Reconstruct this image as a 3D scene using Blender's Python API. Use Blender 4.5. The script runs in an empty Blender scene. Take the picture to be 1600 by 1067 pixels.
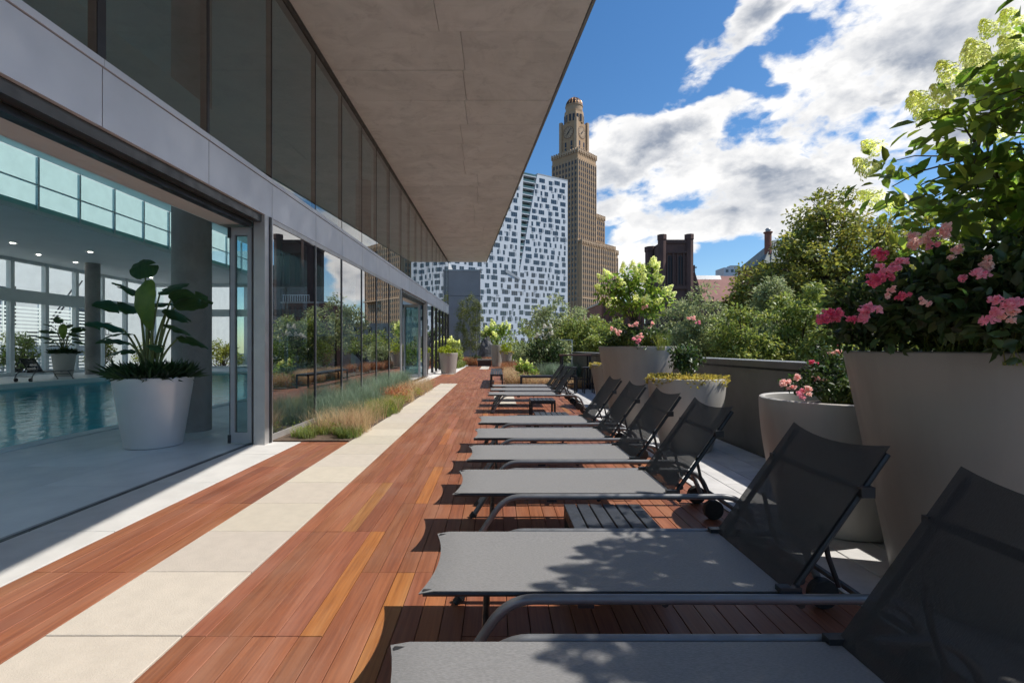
import bpy, math, random
import numpy as np
from mathutils import Vector, Matrix
R = math.radians
sc = bpy.context.scene
col = sc.collection
rnd = random.Random(7)

# ---------------------------------------------------------------- camera
H = 1.27
F = 755.0                       # focal length in pixels of a 1600 px wide picture
cam = bpy.data.cameras.new('camera')
cam.sensor_width = 36.0
cam.lens = F / 1600 * 36
cam.shift_x = 25 / 1600
cam.shift_y = 10.5 / 1600
cam.clip_start = 0.05
cam.clip_end = 6000
co = bpy.data.objects.new('camera', cam)
co.location = (0, 0, H)
co.rotation_euler = (R(90), 0, 0)
col.objects.link(co)
sc.camera = co

def at(px, py, Y):
    return ((px - 775) / F * Y, Y, H + (544 - py) / F * Y)

# ---------------------------------------------------------------- view, world, sun
sc.view_settings.view_transform = 'Standard'
sc.view_settings.look = 'None'
sc.view_settings.gamma = 1
sc.view_settings.use_curve_mapping = False
sc.view_settings.exposure = 0.78
SUN_EL = math.atan2(1, .74)

world = bpy.data.worlds.new('World')
sc.world = world
world.use_nodes = True
nt = world.node_tree
nt.nodes.clear()

class NB:
    """small helper for building node trees"""
    def __init__(s, tree): s.t = tree
    def n(s, kind, **kw):
        o = s.t.nodes.new(kind)
        for k, v in kw.items(): setattr(o, k, v)
        return o
    def l(s, a, b): s.t.links.new(a, b)
    def put(s, sock, v):
        if v is None: return
        if hasattr(v, 'is_linked') or isinstance(v, bpy.types.NodeSocket): s.l(v, sock)
        else: sock.default_value = v
    def m(s, op, a, b=None, c=None, clamp=False):
        o = s.n('ShaderNodeMath', operation=op); o.use_clamp = clamp
        s.put(o.inputs[0], a); s.put(o.inputs[1], b); s.put(o.inputs[2], c)
        return o.outputs[0]
    def vm(s, op, a, b=None):
        o = s.n('ShaderNodeVectorMath', operation=op)
        s.put(o.inputs[0], a); s.put(o.inputs[1], b)
        return o.outputs[1] if op in ('DOT_PRODUCT', 'LENGTH') else o.outputs[0]
    def rng(s, v, a, b, c=0., d=1., smooth=True):
        o = s.n('ShaderNodeMapRange'); o.interpolation_type = 'SMOOTHSTEP' if smooth else 'LINEAR'
        s.put(o.inputs[0], v); s.put(o.inputs[1], a); s.put(o.inputs[2], b); s.put(o.inputs[3], c); s.put(o.inputs[4], d)
        return o.outputs[0]
    def noise(s, vec, scale, detail=6, rough=.55, dist=0.):
        o = s.n('ShaderNodeTexNoise'); s.put(o.inputs['Vector'], vec)
        o.inputs['Scale'].default_value = scale; o.inputs['Detail'].default_value = detail
        o.inputs['Roughness'].default_value = rough; o.inputs['Distortion'].default_value = dist
        return o.outputs[0]
    def mix(s, f, a, b, mode='MIX'):
        o = s.n('ShaderNodeMix', data_type='RGBA', blend_type=mode)
        s.put(o.inputs[0], f); s.put(o.inputs[6], a); s.put(o.inputs[7], b)
        return o.outputs[2]

def rgba(c): return (c[0], c[1], c[2], 1.0)

w = NB(nt)
wout = w.n('ShaderNodeOutputWorld')
sky = w.n('ShaderNodeTexSky', sky_type='NISHITA')
sky.sun_disc = False
sky.sun_elevation = SUN_EL
sky.sun_rotation = R(90)
sky.altitude = 50
sky.air_density = 1.0
sky.dust_density = .25
sky.ozone_density = 2.6
hs = w.n('ShaderNodeHueSaturation'); hs.inputs['Saturation'].default_value = 1.25
w.l(sky.outputs[0], hs.inputs['Color'])
bg1 = w.n('ShaderNodeBackground'); bg1.inputs[1].default_value = .084
w.l(hs.outputs[0], bg1.inputs[0])
tc = w.n('ShaderNodeTexCoord')
D = tc.outputs['Generated']
sep = w.n('ShaderNodeSeparateXYZ'); w.l(D, sep.inputs[0])
dx, dy, dz = sep.outputs
az = w.m('ARCTAN2', dx, dy)
el = w.m('ARCSINE', dz)

def cloud_field(dv):
    """raw cloud density as a function of the sky direction (azimuth, elevation)"""
    s = w.n('ShaderNodeSeparateXYZ'); w.l(dv, s.inputs[0])
    a = w.m('ARCTAN2', s.outputs[0], s.outputs[1]); e = w.m('ARCSINE', s.outputs[2])
    st = w.n('ShaderNodeMapping'); st.inputs['Scale'].default_value = (1, 1, 1.75); w.l(dv, st.inputs[0])
    st.inputs['Location'].default_value = (3.1, 1.7, .4)
    warp = w.noise(st.outputs[0], 3.2, 5, .6)
    wv = w.n('ShaderNodeVectorMath', operation='SCALE'); w.put(wv.inputs[0], None)
    comb = w.n('ShaderNodeCombineXYZ'); w.l(warp, comb.inputs[0]); w.l(warp, comb.inputs[1]); w.l(warp, comb.inputs[2])
    w.l(comb.outputs[0], wv.inputs[0]); wv.inputs['Scale'].default_value = .22
    p = w.vm('ADD', st.outputs[0], wv.outputs[0])
    n1 = w.noise(p, 4.2, 9, .56)
    # masses of cloud lying over the town, (azimuth, elevation, half sizes, tilt, weight)
    tot = None
    for (px, py, rx, ry, rot, wt) in CL:
        u = (px - 775) / F; v = (544 - py) / F
        a0 = math.atan(u); e0 = math.atan2(v, math.hypot(1, u))
        da = w.m('SUBTRACT', a, a0); de = w.m('SUBTRACT', e, e0)
        c, sn = math.cos(rot), math.sin(rot)
        q1 = w.m('DIVIDE', w.m('ADD', w.m('MULTIPLY', da, c), w.m('MULTIPLY', de, sn)), rx)
        q2 = w.m('DIVIDE', w.m('SUBTRACT', w.m('MULTIPLY', de, c), w.m('MULTIPLY', da, sn)), ry)
        r2 = w.m('ADD', w.m('MULTIPLY', q1, q1), w.m('MULTIPLY', q2, q2))
        g = w.m('MULTIPLY', w.rng(r2, 0., 1.9, 1., 0.), wt)
        tot = g if tot is None else (w.m('ADD', tot, g) if wt < 0 else w.m('MAXIMUM', tot, g))
    n2 = w.m('MULTIPLY_ADD', n1, 1.2, -.10)
    return w.m('ADD', n2, tot)

CL = [  # photograph pixels are used only to read off the bearings
    (1150, 260, .27, .15, .12, .275), (1000, 245, .14, .08, .1, .27), (1250, 180, .26, .14, .35, .265), (1225, 10, .22, .075, .12, -.26), (1075, 135, .09, .035, .3, -.11), (1005, 90, .10, .08, 0, -.12),
    (1420, 130, .34, .15, .30, .26), (1530, 170, .3, .2, .2, .27), (1450, 260, .34, .12, .1, .24), (1110, 350, .17, .05, .05, .22), (960, 320, .08, .06, 0, .19),
    (990, 395, .06, .08, 0, .25), (1105, 78, .09, .05, .9, .165), (1175, 18, .05, .03, 0, .19), (1090, 22, .07, .03, .2, .13), (930, 190, .05, .03, 0, .17), (1195, 378, .05, .03, 0, .18),
    (1000, 60, .16, .12, 0, -.22), (1185, 130, .05, .02, -.5, -.11), (1185, 400, .12, .035, 0, -.1)]
f0 = cloud_field(D)
off = w.vm('ADD', D, (.055, .0, .075))
f1 = cloud_field(w.vm('NORMALIZE', off))
cover = w.rng(f0, .60, .70)
thick = w.rng(f0, .60, .95)
shade = w.m('MULTIPLY', w.rng(w.m('SUBTRACT', f1, f0), -.10, .10), w.rng(f0, .62, .78))
smp = w.n('ShaderNodeMapping'); smp.inputs['Scale'].default_value = (1, 1, 1.7); w.l(D, smp.inputs[0])
lowd = w.noise(smp.outputs[0], 3.4, 7, .55, .3)
puff = w.noise(smp.outputs[0], 11., 6, .6)
sh = w.m('ADD', w.m('MULTIPLY', shade, .45), w.m('MULTIPLY', w.rng(lowd, .42, .62), w.rng(f0, .68, .92)), clamp=True)
sh = w.m('ADD', sh, w.m('MULTIPLY', w.rng(puff, .35, .65, -.16, .16), 1.), clamp=True)
ccol = w.mix(sh, (1., .99, .975, 1), (.30, .345, .43, 1))
bg2 = w.n('ShaderNodeBackground'); bg2.inputs[1].default_value = .63
w.l(ccol, bg2.inputs[0])
mixs = w.n('ShaderNodeMixShader')
hor = w.rng(el, -.02, .03)
w.l(w.m('MULTIPLY', cover, hor), mixs.inputs[0])
w.l(bg1.outputs[0], mixs.inputs[1]); w.l(bg2.outputs[0], mixs.inputs[2])
w.l(mixs.outputs[0], wout.inputs[0])

sun = bpy.data.lights.new('sun', 'SUN')
sun.energy = 3.05
sun.angle = R(.53)
sun.color = (1, .95, .87)
so = bpy.data.objects.new('sun', sun)
so.rotation_euler = (0, math.pi / 2 - SUN_EL, 0)
so.location = (20, 0, 30)
col.objects.link(so)
sc.cycles.max_bounces = 10
sc.cycles.transparent_max_bounces = 24
sc.cycles.diffuse_bounces = 4
sc.cycles.glossy_bounces = 5
sc.cycles.sample_clamp_indirect = 6

# ---------------------------------------------------------------- materials
MATS = {}
def mat(name, c=(.5, .5, .5), rough=.6, metal=0., spec=.5, var=0., vscale=3., bump=0., bscale=40., c2=None,
        objcol=False, trans=0., emis=0., island=0., stretch=None, coat=0., attr=False, alpha=1.):
    m = bpy.data.materials.new(name); m.use_nodes = True
    t = NB(m.node_tree); b = m.node_tree.nodes['Principled BSDF']; out = m.node_tree.nodes['Material Output']
    b.inputs['Roughness'].default_value = rough
    b.inputs['Metallic'].default_value = metal
    b.inputs['Specular IOR Level'].default_value = spec
    b.inputs['Coat Weight'].default_value = coat
    tcn = t.n('ShaderNodeTexCoord'); vec = tcn.outputs['Object']
    if stretch:
        mp = t.n('ShaderNodeMapping'); mp.inputs['Scale'].default_value = stretch; t.l(vec, mp.inputs[0])
        if objcol:
            oi0 = t.n('ShaderNodeObjectInfo')
            t.l(t.m('MULTIPLY', oi0.outputs['Random'], 37.), mp.inputs['Location'])
        vec = mp.outputs[0]
    colr = None
    if c2 is not None or var:
        nz = t.noise(vec, vscale, 7, .6)
        cc2 = c2 if c2 is not None else tuple(x * (1 - var) for x in c)
        colr = t.mix(t.rng(nz, .32, .68), rgba(c), rgba(cc2))
    if objcol:
        oi = t.n('ShaderNodeObjectInfo')
        colr = t.mix(1., colr if colr is not None else rgba(c), oi.outputs['Color'], 'MULTIPLY')
    if attr:
        at_ = t.n('ShaderNodeAttribute'); at_.attribute_name = 'tint'
        colr = t.mix(1., colr if colr is not None else rgba(c), at_.outputs['Color'], 'MULTIPLY')
    if island:
        g = t.n('ShaderNodeNewGeometry')
        hv = t.n('ShaderNodeHueSaturation')
        t.put(hv.inputs['Color'], colr if colr is not None else rgba(c))
        t.l(t.rng(g.outputs['Random Per Island'], 0., 1., 1 - island, 1 + island, False), hv.inputs['Value'])
        g2 = t.m('FRACT', t.m('MULTIPLY', g.outputs['Random Per Island'], 17.3))
        t.l(t.rng(g2, 0., 1., .5 - island * .06, .5 + island * .05, False), hv.inputs['Hue'])
        colr = hv.outputs[0]
    t.put(b.inputs['Base Color'], colr if colr is not None else rgba(c))
    if var and not trans:
        t.l(t.rng(t.noise(vec, vscale * 2.3, 5, .6), .3, .7, max(rough - .1, .02), min(rough + .12, 1)), b.inputs['Roughness'])
    if bump:
        bp = t.n('ShaderNodeBump'); bp.inputs['Strength'].default_value = bump; bp.inputs['Distance'].default_value = .01
        t.l(t.noise(vec, bscale, 6, .6), bp.inputs['Height']); t.l(bp.outputs[0], b.inputs['Normal'])
    if emis:
        b.inputs['Emission Strength'].default_value = emis
        t.put(b.inputs['Emission Color'], rgba(c))
    if trans:
        tr = t.n('ShaderNodeBsdfTranslucent')
        hv2 = t.n('ShaderNodeHueSaturation'); hv2.inputs['Value'].default_value = 1.7; hv2.inputs['Hue'].default_value = .485
        hv2.inputs['Saturation'].default_value = 1.1
        t.put(hv2.inputs['Color'], colr if colr is not None else rgba(c)); t.l(hv2.outputs[0], tr.inputs[0])
        mx = t.n('ShaderNodeMixShader'); mx.inputs[0].default_value = trans
        t.l(b.outputs[0], mx.inputs[1]); t.l(tr.outputs[0], mx.inputs[2]); t.l(mx.outputs[0], out.inputs[0])
    if alpha < 1: b.inputs['Alpha'].default_value = alpha
    MATS[name] = m
    return m

def glass(name, tint=(.75, .85, .83), ior=1.5, refl=1.0, wobble=.0, gain=1.0):
    m = bpy.data.materials.new(name); m.use_nodes = True
    t = NB(m.node_tree); m.node_tree.nodes.remove(m.node_tree.nodes['Principled BSDF']); out = m.node_tree.nodes['Material Output']
    fr = t.n('ShaderNodeFresnel'); fr.inputs[0].default_value = ior
    tr = t.n('ShaderNodeBsdfTransparent'); tr.inputs[0].default_value = rgba(tint)
    gl = t.n('ShaderNodeBsdfGlossy'); gl.inputs['Roughness'].default_value = .0; gl.inputs[0].default_value = (refl, refl, refl, 1)
    if wobble:
        tcn = t.n('ShaderNodeTexCoord')
        bp = t.n('ShaderNodeBump'); bp.inputs['Strength'].default_value = wobble; bp.inputs['Distance'].default_value = .02
        t.l(t.noise(tcn.outputs['Object'], .7, 1, .4), bp.inputs['Height']); t.l(bp.outputs[0], gl.inputs['Normal'])
    mx = t.n('ShaderNodeMixShader')
    ge = t.n('ShaderNodeNewGeometry'); front = t.m('SUBTRACT', 1., ge.outputs['Backfacing'])     # leaving the pane adds nothing
    t.l(t.m('MULTIPLY', t.m('MULTIPLY', fr.outputs[0], gain, clamp=True), front), mx.inputs[0])
    t.l(t.mix(front, (1, 1, 1, 1), rgba(tint)), tr.inputs[0])
    t.l(tr.outputs[0], mx.inputs[1]); t.l(gl.outputs[0], mx.inputs[2])
    t.l(mx.outputs[0], out.inputs[0])
    MATS[name] = m
    return m

def wood_mat(name, objcol, attr):
    """red hardwood decking: long grain, slow stains"""
    m = bpy.data.materials.new(name); m.use_nodes = True
    t = NB(m.node_tree); b = m.node_tree.nodes['Principled BSDF']
    tcn = t.n('ShaderNodeTexCoord')
    geo = t.n('ShaderNodeNewGeometry')
    mp = t.n('ShaderNodeMapping'); mp.inputs['Scale'].default_value = (60, 2.2, 60); t.l(geo.outputs['Position'], mp.inputs[0])
    g = t.noise(mp.outputs[0], 1., 6, .6)
    mp2 = t.n('ShaderNodeMapping'); mp2.inputs['Scale'].default_value = (9, .9, 9); t.l(geo.outputs['Position'], mp2.inputs[0])
    g2 = t.noise(mp2.outputs[0], 1., 4, .55)
    c = t.mix(t.rng(g, .3, .7), (.315, .112, .052, 1), (.205, .070, .035, 1))
    c = t.mix(t.m('MULTIPLY', t.rng(g2, .42, .72), .55), c, (.34, .15, .09, 1))
    if objcol:
        oi = t.n('ShaderNodeObjectInfo'); tint = oi.outputs['Color']
    else:
        a = t.n('ShaderNodeAttribute'); a.attribute_name = 'tint'; tint = a.outputs['Color']
    c = t.mix(1., c, tint, 'MULTIPLY')
    dust = t.noise(geo.outputs['Position'], 1.3, 6, .65)
    c = t.mix(t.m('MULTIPLY', t.rng(dust, .45, .75), .13), c, (.42, .32, .25, 1))
    t.l(c, b.inputs['Base Color'])
    t.l(t.rng(g2, .3, .7, .42, .62), b.inputs['Roughness'])
    bp = t.n('ShaderNodeBump'); bp.inputs['Strength'].default_value = .25; bp.inputs['Distance'].default_value = .004
    t.l(g, bp.inputs['Height']); t.l(bp.outputs[0], b.inputs['Normal'])
    MATS[name] = m
    return m

def sling_mat(name, see):
    m = bpy.data.materials.new(name); m.use_nodes = True
    t = NB(m.node_tree); b = m.node_tree.nodes['Principled BSDF']; out = m.node_tree.nodes['Material Output']
    tcn = t.n('ShaderNodeTexCoord')
    mp = t.n('ShaderNodeMapping'); mp.inputs['Scale'].default_value = (90, 420, 90); t.l(tcn.outputs['Object'], mp.inputs[0])
    g = t.noise(mp.outputs[0], 1., 3, .6)
    g2 = t.noise(tcn.outputs['Object'], 4., 5, .6)
    c = t.mix(t.rng(g, .35, .65), (.200, .196, .193, 1), (.262, .256, .252, 1))
    if see > .1: c = t.mix(1., c, (.10, .105, .125, 1), 'MULTIPLY')  # backrest cloth: shade of its face turned from the sun put into the colour
    t.l(c, b.inputs['Base Color'])
    b.inputs['Roughness'].default_value = .55
    b.inputs['Specular IOR Level'].default_value = .45
    bp = t.n('ShaderNodeBump'); bp.inputs['Strength'].default_value = .5; bp.inputs['Distance'].default_value = .003
    t.l(g, bp.inputs['Height']); t.l(bp.outputs[0], b.inputs['Normal'])
    tr = t.n('ShaderNodeBsdfTransparent')
    mx = t.n('ShaderNodeMixShader'); mx.inputs[0].default_value = see
    t.l(b.outputs[0], mx.inputs[1]); t.l(tr.outputs[0], mx.inputs[2]); t.l(mx.outputs[0], out.inputs[0])
    MATS[name] = m
    return m

def water_mat(name):
    m = bpy.data.materials.new(name); m.use_nodes = True
    t = NB(m.node_tree); m.node_tree.nodes.remove(m.node_tree.nodes['Principled BSDF']); out = m.node_tree.nodes['Material Output']
    fr = t.n('ShaderNodeFresnel'); fr.inputs[0].default_value = 1.33
    tr = t.n('ShaderNodeBsdfTransparent'); tr.inputs[0].default_value = (.50, .92, .96, 1)
    gl = t.n('ShaderNodeBsdfGlossy'); gl.inputs['Roughness'].default_value = .02
    tcn = t.n('ShaderNodeTexCoord')
    mp = t.n('ShaderNodeMapping'); mp.inputs['Scale'].default_value = (3.2, 1.8, 1); t.l(tcn.outputs['Object'], mp.inputs[0])
    nz = t.noise(mp.outputs[0], 1., 4, .55, .6)
    bp = t.n('ShaderNodeBump'); bp.inputs['Strength'].default_value = .16; bp.inputs['Distance'].default_value = .08
    t.l(nz, bp.inputs['Height']); t.l(bp.outputs[0], gl.inputs['Normal']); t.l(bp.outputs[0], fr.inputs['Normal'])
    mx = t.n('ShaderNodeMixShader')
    t.l(t.m('MULTIPLY', fr.outputs[0], .62, clamp=True), mx.inputs[0]); t.l(tr.outputs[0], mx.inputs[1]); t.l(gl.outputs[0], mx.inputs[2])
    t.l(mx.outputs[0], out.inputs[0])
    MATS[name] = m

def concrete_mat(name, c, c2):
    m = bpy.data.materials.new(name); m.use_nodes = True
    t = NB(m.node_tree); b = m.node_tree.nodes['Principled BSDF']
    geo = t.n('ShaderNodeNewGeometry'); P = geo.outputs['Position']
    a = t.noise(P, .8, 9, .66, 1.2); d = t.noise(P, 2.4, 9, .72, .6)
    mp = t.n('ShaderNodeMapping'); mp.inputs['Scale'].default_value = (.9, 5., 1); t.l(P, mp.inputs[0])
    e = t.noise(mp.outputs[0], 1.2, 6, .6)
    col_ = t.mix(t.rng(a, .36, .64), rgba(c), rgba(c2))
    col_ = t.mix(t.m('MULTIPLY', t.rng(d, .5, .66), .5), col_, rgba([x * .66 for x in c]))
    col_ = t.mix(t.m('MULTIPLY', t.rng(e, .5, .7), .3), col_, rgba([min(x * 1.25, 1) for x in c2]))
    oi = t.n('ShaderNodeObjectInfo')
    hv = t.n('ShaderNodeHueSaturation'); t.l(col_, hv.inputs['Color'])
    t.l(t.rng(oi.outputs['Random'], 0., 1., .965, 1.03, False), hv.inputs['Value'])
    t.l(hv.outputs[0], b.inputs['Base Color'])
    b.inputs['Roughness'].default_value = .7
    bp = t.n('ShaderNodeBump'); bp.inputs['Strength'].default_value = .2; bp.inputs['Distance'].default_value = .01
    t.l(t.noise(P, 14., 8, .7), bp.inputs['Height']); t.l(bp.outputs[0], b.inputs['Normal'])
    MATS[name] = m

wood_mat('wood', True, False)
wood_mat('wood_far', False, True)
sling_mat('sling', .05)
sling_mat('sling_back_shaded', .11)
water_mat('water')
concrete_mat('soffit', (.80, .785, .765), (.69, .675, .655))
concrete_mat('column', (.33, .315, .30), (.25, .24, .23))
mat('cream_stone', (.56, .50, .42), .8, var=.08, vscale=9, bump=.35, bscale=160, objcol=True)
mat('white_stone', (.62, .60, .57), .75, var=.12, vscale=3, bump=.2, bscale=120, objcol=True)
mat('grey_paver', (.60, .59, .575), .8, var=.2, vscale=4, bump=.3, bscale=110, objcol=True)
mat('floor_tile', (.68, .71, .72), .42, var=.12, vscale=2, bump=.05, bscale=60, objcol=True)
mat('fascia_metal', (.66, .655, .68), .42, .25, var=.08, vscale=1.2, objcol=True)
mat('light_metal', (.52, .50, .49), .4, .5, var=.08)
mat('dark_metal', (.035, .036, .040), .4, .3, var=.2)
mat('track_metal', (.09, .085, .08), .4, .5, var=.2)
mat('frame_grey', (.36, .37, .39), .45, .3, var=.08)
mat('rail_paint', (.19, .195, .205), .42, .35, var=.15, vscale=9)
mat('rail_dark', (.035, .036, .039), .45, .2, var=.2, vscale=9)
mat('rubber', (.02, .02, .021), .6, var=.3, vscale=20)
mat('table_slat', (.045, .050, .060), .5, .1, var=.3, vscale=8, bump=.15, bscale=90)
mat('planter_grey', (.33, .30, .265), .5, var=.09, vscale=1.2, stretch=(5, 5, .8), bump=.04, bscale=30)
mat('planter_silver', (.62, .60, .59), .38, .25, var=.06, vscale=1.6)
mat('planter_white', (.46, .44, .405), .5, var=.08, vscale=1.2, stretch=(5, 5, .8), bump=.04, bscale=30)
mat('soil', (.045, .03, .02), .95, var=.4, vscale=14, bump=.8, bscale=50)
mat('mulch', (.16, .11, .075), .95, var=.5, vscale=16, bump=.9, bscale=60)
mat('parapet', (.19, .185, .175), .7, var=.15, vscale=1.5, bump=.1, bscale=30)
mat('parapet_cap', (.30, .31, .32), .4, .4, var=.1)
mat('grey_wall', (.27, .26, .26), .8, var=.12, vscale=.8, bump=.1)
mat('white_plaster', (.80, .84, .84), .7, var=.06, vscale=.8)
mat('teal_ceiling', (.66, .80, .80), .7, var=.05, vscale=.5)
mat('beige_panel', (.62, .56, .50), .6, var=.04)
mat('mullion_white', (.72, .77, .77), .5, var=.05)
mat('white_brick', (.52, .53, .53), .8, var=.1, vscale=1.2, bump=.3, bscale=20)
mat('pool_tile', (.12, .85, .95), .4, var=.2, vscale=1.5)
mat('lamp', (1, .96, .88), .5, emis=9)
mat('black_iron', (.03, .03, .032), .5, .4, var=.2)
mat('bark', (.10, .075, .055), .9, var=.4, vscale=12, bump=.7, bscale=30)
mat('birch_bark', (.45, .42, .38), .8, var=.5, vscale=14, bump=.3)
mat('stalk_green', (.16, .20, .06), .5, var=.3, vscale=6)
mat('big_leaf', (.035, .085, .035), .32, c2=(.06, .12, .04), vscale=5, trans=.22, stretch=(1, 8, 1))
mat('big_leaf_light', (.20, .30, .06), .35, c2=(.13, .22, .05), vscale=4, trans=.4)
mat('leaf_fern', (.045, .095, .030), .45, var=.4, island=.45, trans=.25)
mat('leaf_hydrangea', (.21, .31, .065), .40, c2=(.13, .21, .045), vscale=2, island=.55, trans=.52)
mat('leaf_rose', (.055, .100, .030), .4, var=.35, island=.55, trans=.28)
mat('leaf_olive', (.27, .29, .07), .45, c2=(.19, .215, .05), vscale=.9, island=.55, trans=.38)
mat('leaf_yellow', (.26, .27, .05), .45, c2=(.17, .20, .04), vscale=.9, island=.5, trans=.4)
mat('leaf_street', (.27, .33, .09), .45, c2=(.19, .25, .065), vscale=1.3, island=.5, trans=.35)
mat('leaf_grey', (.31, .36, .18), .5, c2=(.23, .28, .13), vscale=1.3, island=.45, trans=.35)
mat('leaf_birch', (.15, .17, .04), .5, c2=(.10, .125, .03), vscale=2, island=.4, trans=.35)
mat('leaf_lime', (.30, .38, .045), .5, var=.3, island=.4, trans=.4)
mat('leaf_gold', (.42, .37, .09), .6, var=.3, island=.35, trans=.35)
mat('grass_tan', (.44, .32, .18), .7, c2=(.50, .40, .23), vscale=3, island=.4, trans=.35)
mat('grass_rust', (.25, .12, .055), .7, c2=(.33, .19, .09), vscale=3, island=.4, trans=.35)
mat('grass_green', (.14, .20, .055), .6, c2=(.22, .26, .07), vscale=3, island=.45, trans=.35)
mat('grass_blue', (.19, .26, .185), .6, c2=(.13, .19, .12), vscale=3, island=.4, trans=.35)
mat('leaf_red', (.42, .15, .07), .55, c2=(.38, .24, .10), vscale=5, island=.4, trans=.4)
mat('petal_cream', (.78, .80, .52), .6, c2=(.70, .76, .38), vscale=9, island=.2, trans=.5)
mat('petal_white', (.75, .74, .66), .6, var=.1, island=.12, trans=.4)
mat('petal_pink', (.82, .33, .42), .55, c2=(.86, .50, .55), vscale=14, island=.2, trans=.4)
mat('petal_red', (.72, .13, .22), .55, c2=(.80, .27, .33), vscale=14, island=.25, trans=.4)
mat('petal_pale', (.82, .55, .50), .55, c2=(.85, .68, .60), vscale=14, island=.15, trans=.4)
mat('rock', (.17, .165, .165), .9, var=.45, vscale=2.5, bump=.8, bscale=6)
mat('city_panel', (.56, .60, .645), .55, var=.06, vscale=.02)
mat('city_grey', (.30, .33, .36), .5, var=.1, vscale=.1)
mat('city_glass', (.035, .05, .065), .12, .0, spec=.8, var=.2, vscale=.05)
mat('green_glass', (.10, .17, .16), .12, .0, spec=.8, var=.2, vscale=.2)
mat('tower_stone', (.43, .285, .165), .85, c2=(.36, .235, .135), vscale=.06, bump=.2, bscale=1)
mat('tower_trim', (.46, .335, .22), .85, c2=(.38, .27, .175), vscale=.1)
mat('tower_glass', (.03, .03, .035), .2, spec=.6)
mat('dome_gold', (.42, .22, .08), .35, .6, var=.3, vscale=.3)
mat('dome_dark', (.10, .05, .03), .5, .3, var=.3, vscale=.3)
mat('brownstone', (.135, .075, .062), .9, c2=(.095, .055, .047), vscale=.35, bump=.4, bscale=3)
mat('brownstone_trim', (.115, .068, .056), .9, var=.2)
mat('red_roof', (.30, .135, .11), .8, c2=(.24, .11, .09), vscale=.5, bump=.2, bscale=8)
mat('slate_roof', (.16, .19, .18), .7, c2=(.11, .13, .13), vscale=1.2)
mat('brick_red', (.25, .11, .075), .9, c2=(.19, .085, .06), vscale=2, bump=.4, bscale=12)
mat('wood_bed', (.09, .04, .026), .9, var=.2)
mat('stone_pale', (.48, .43, .37), .9, var=.15, vscale=2)
mat('asphalt', (.05, .05, .052), .9, var=.3, vscale=.3, bump=.3, bscale=20)
mat('pavement', (.25, .24, .23), .9, var=.2, vscale=.6)
glass('facade_glass', (.34, .42, .41), 1.95, gain=1.3, wobble=.02)
glass('window_glass', (.26, .33, .32), 2.4, gain=1.75, wobble=.015)
glass('door_glass', (.55, .68, .66), 1.5, gain=1.2)
glass('far_glass', (.88, .96, .95), 1.45)
glass('clerestory_glass', (.66, .92, .88), 1.45)
mat('frosted', (.62, .82, .80), .4, trans=.8)
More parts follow.
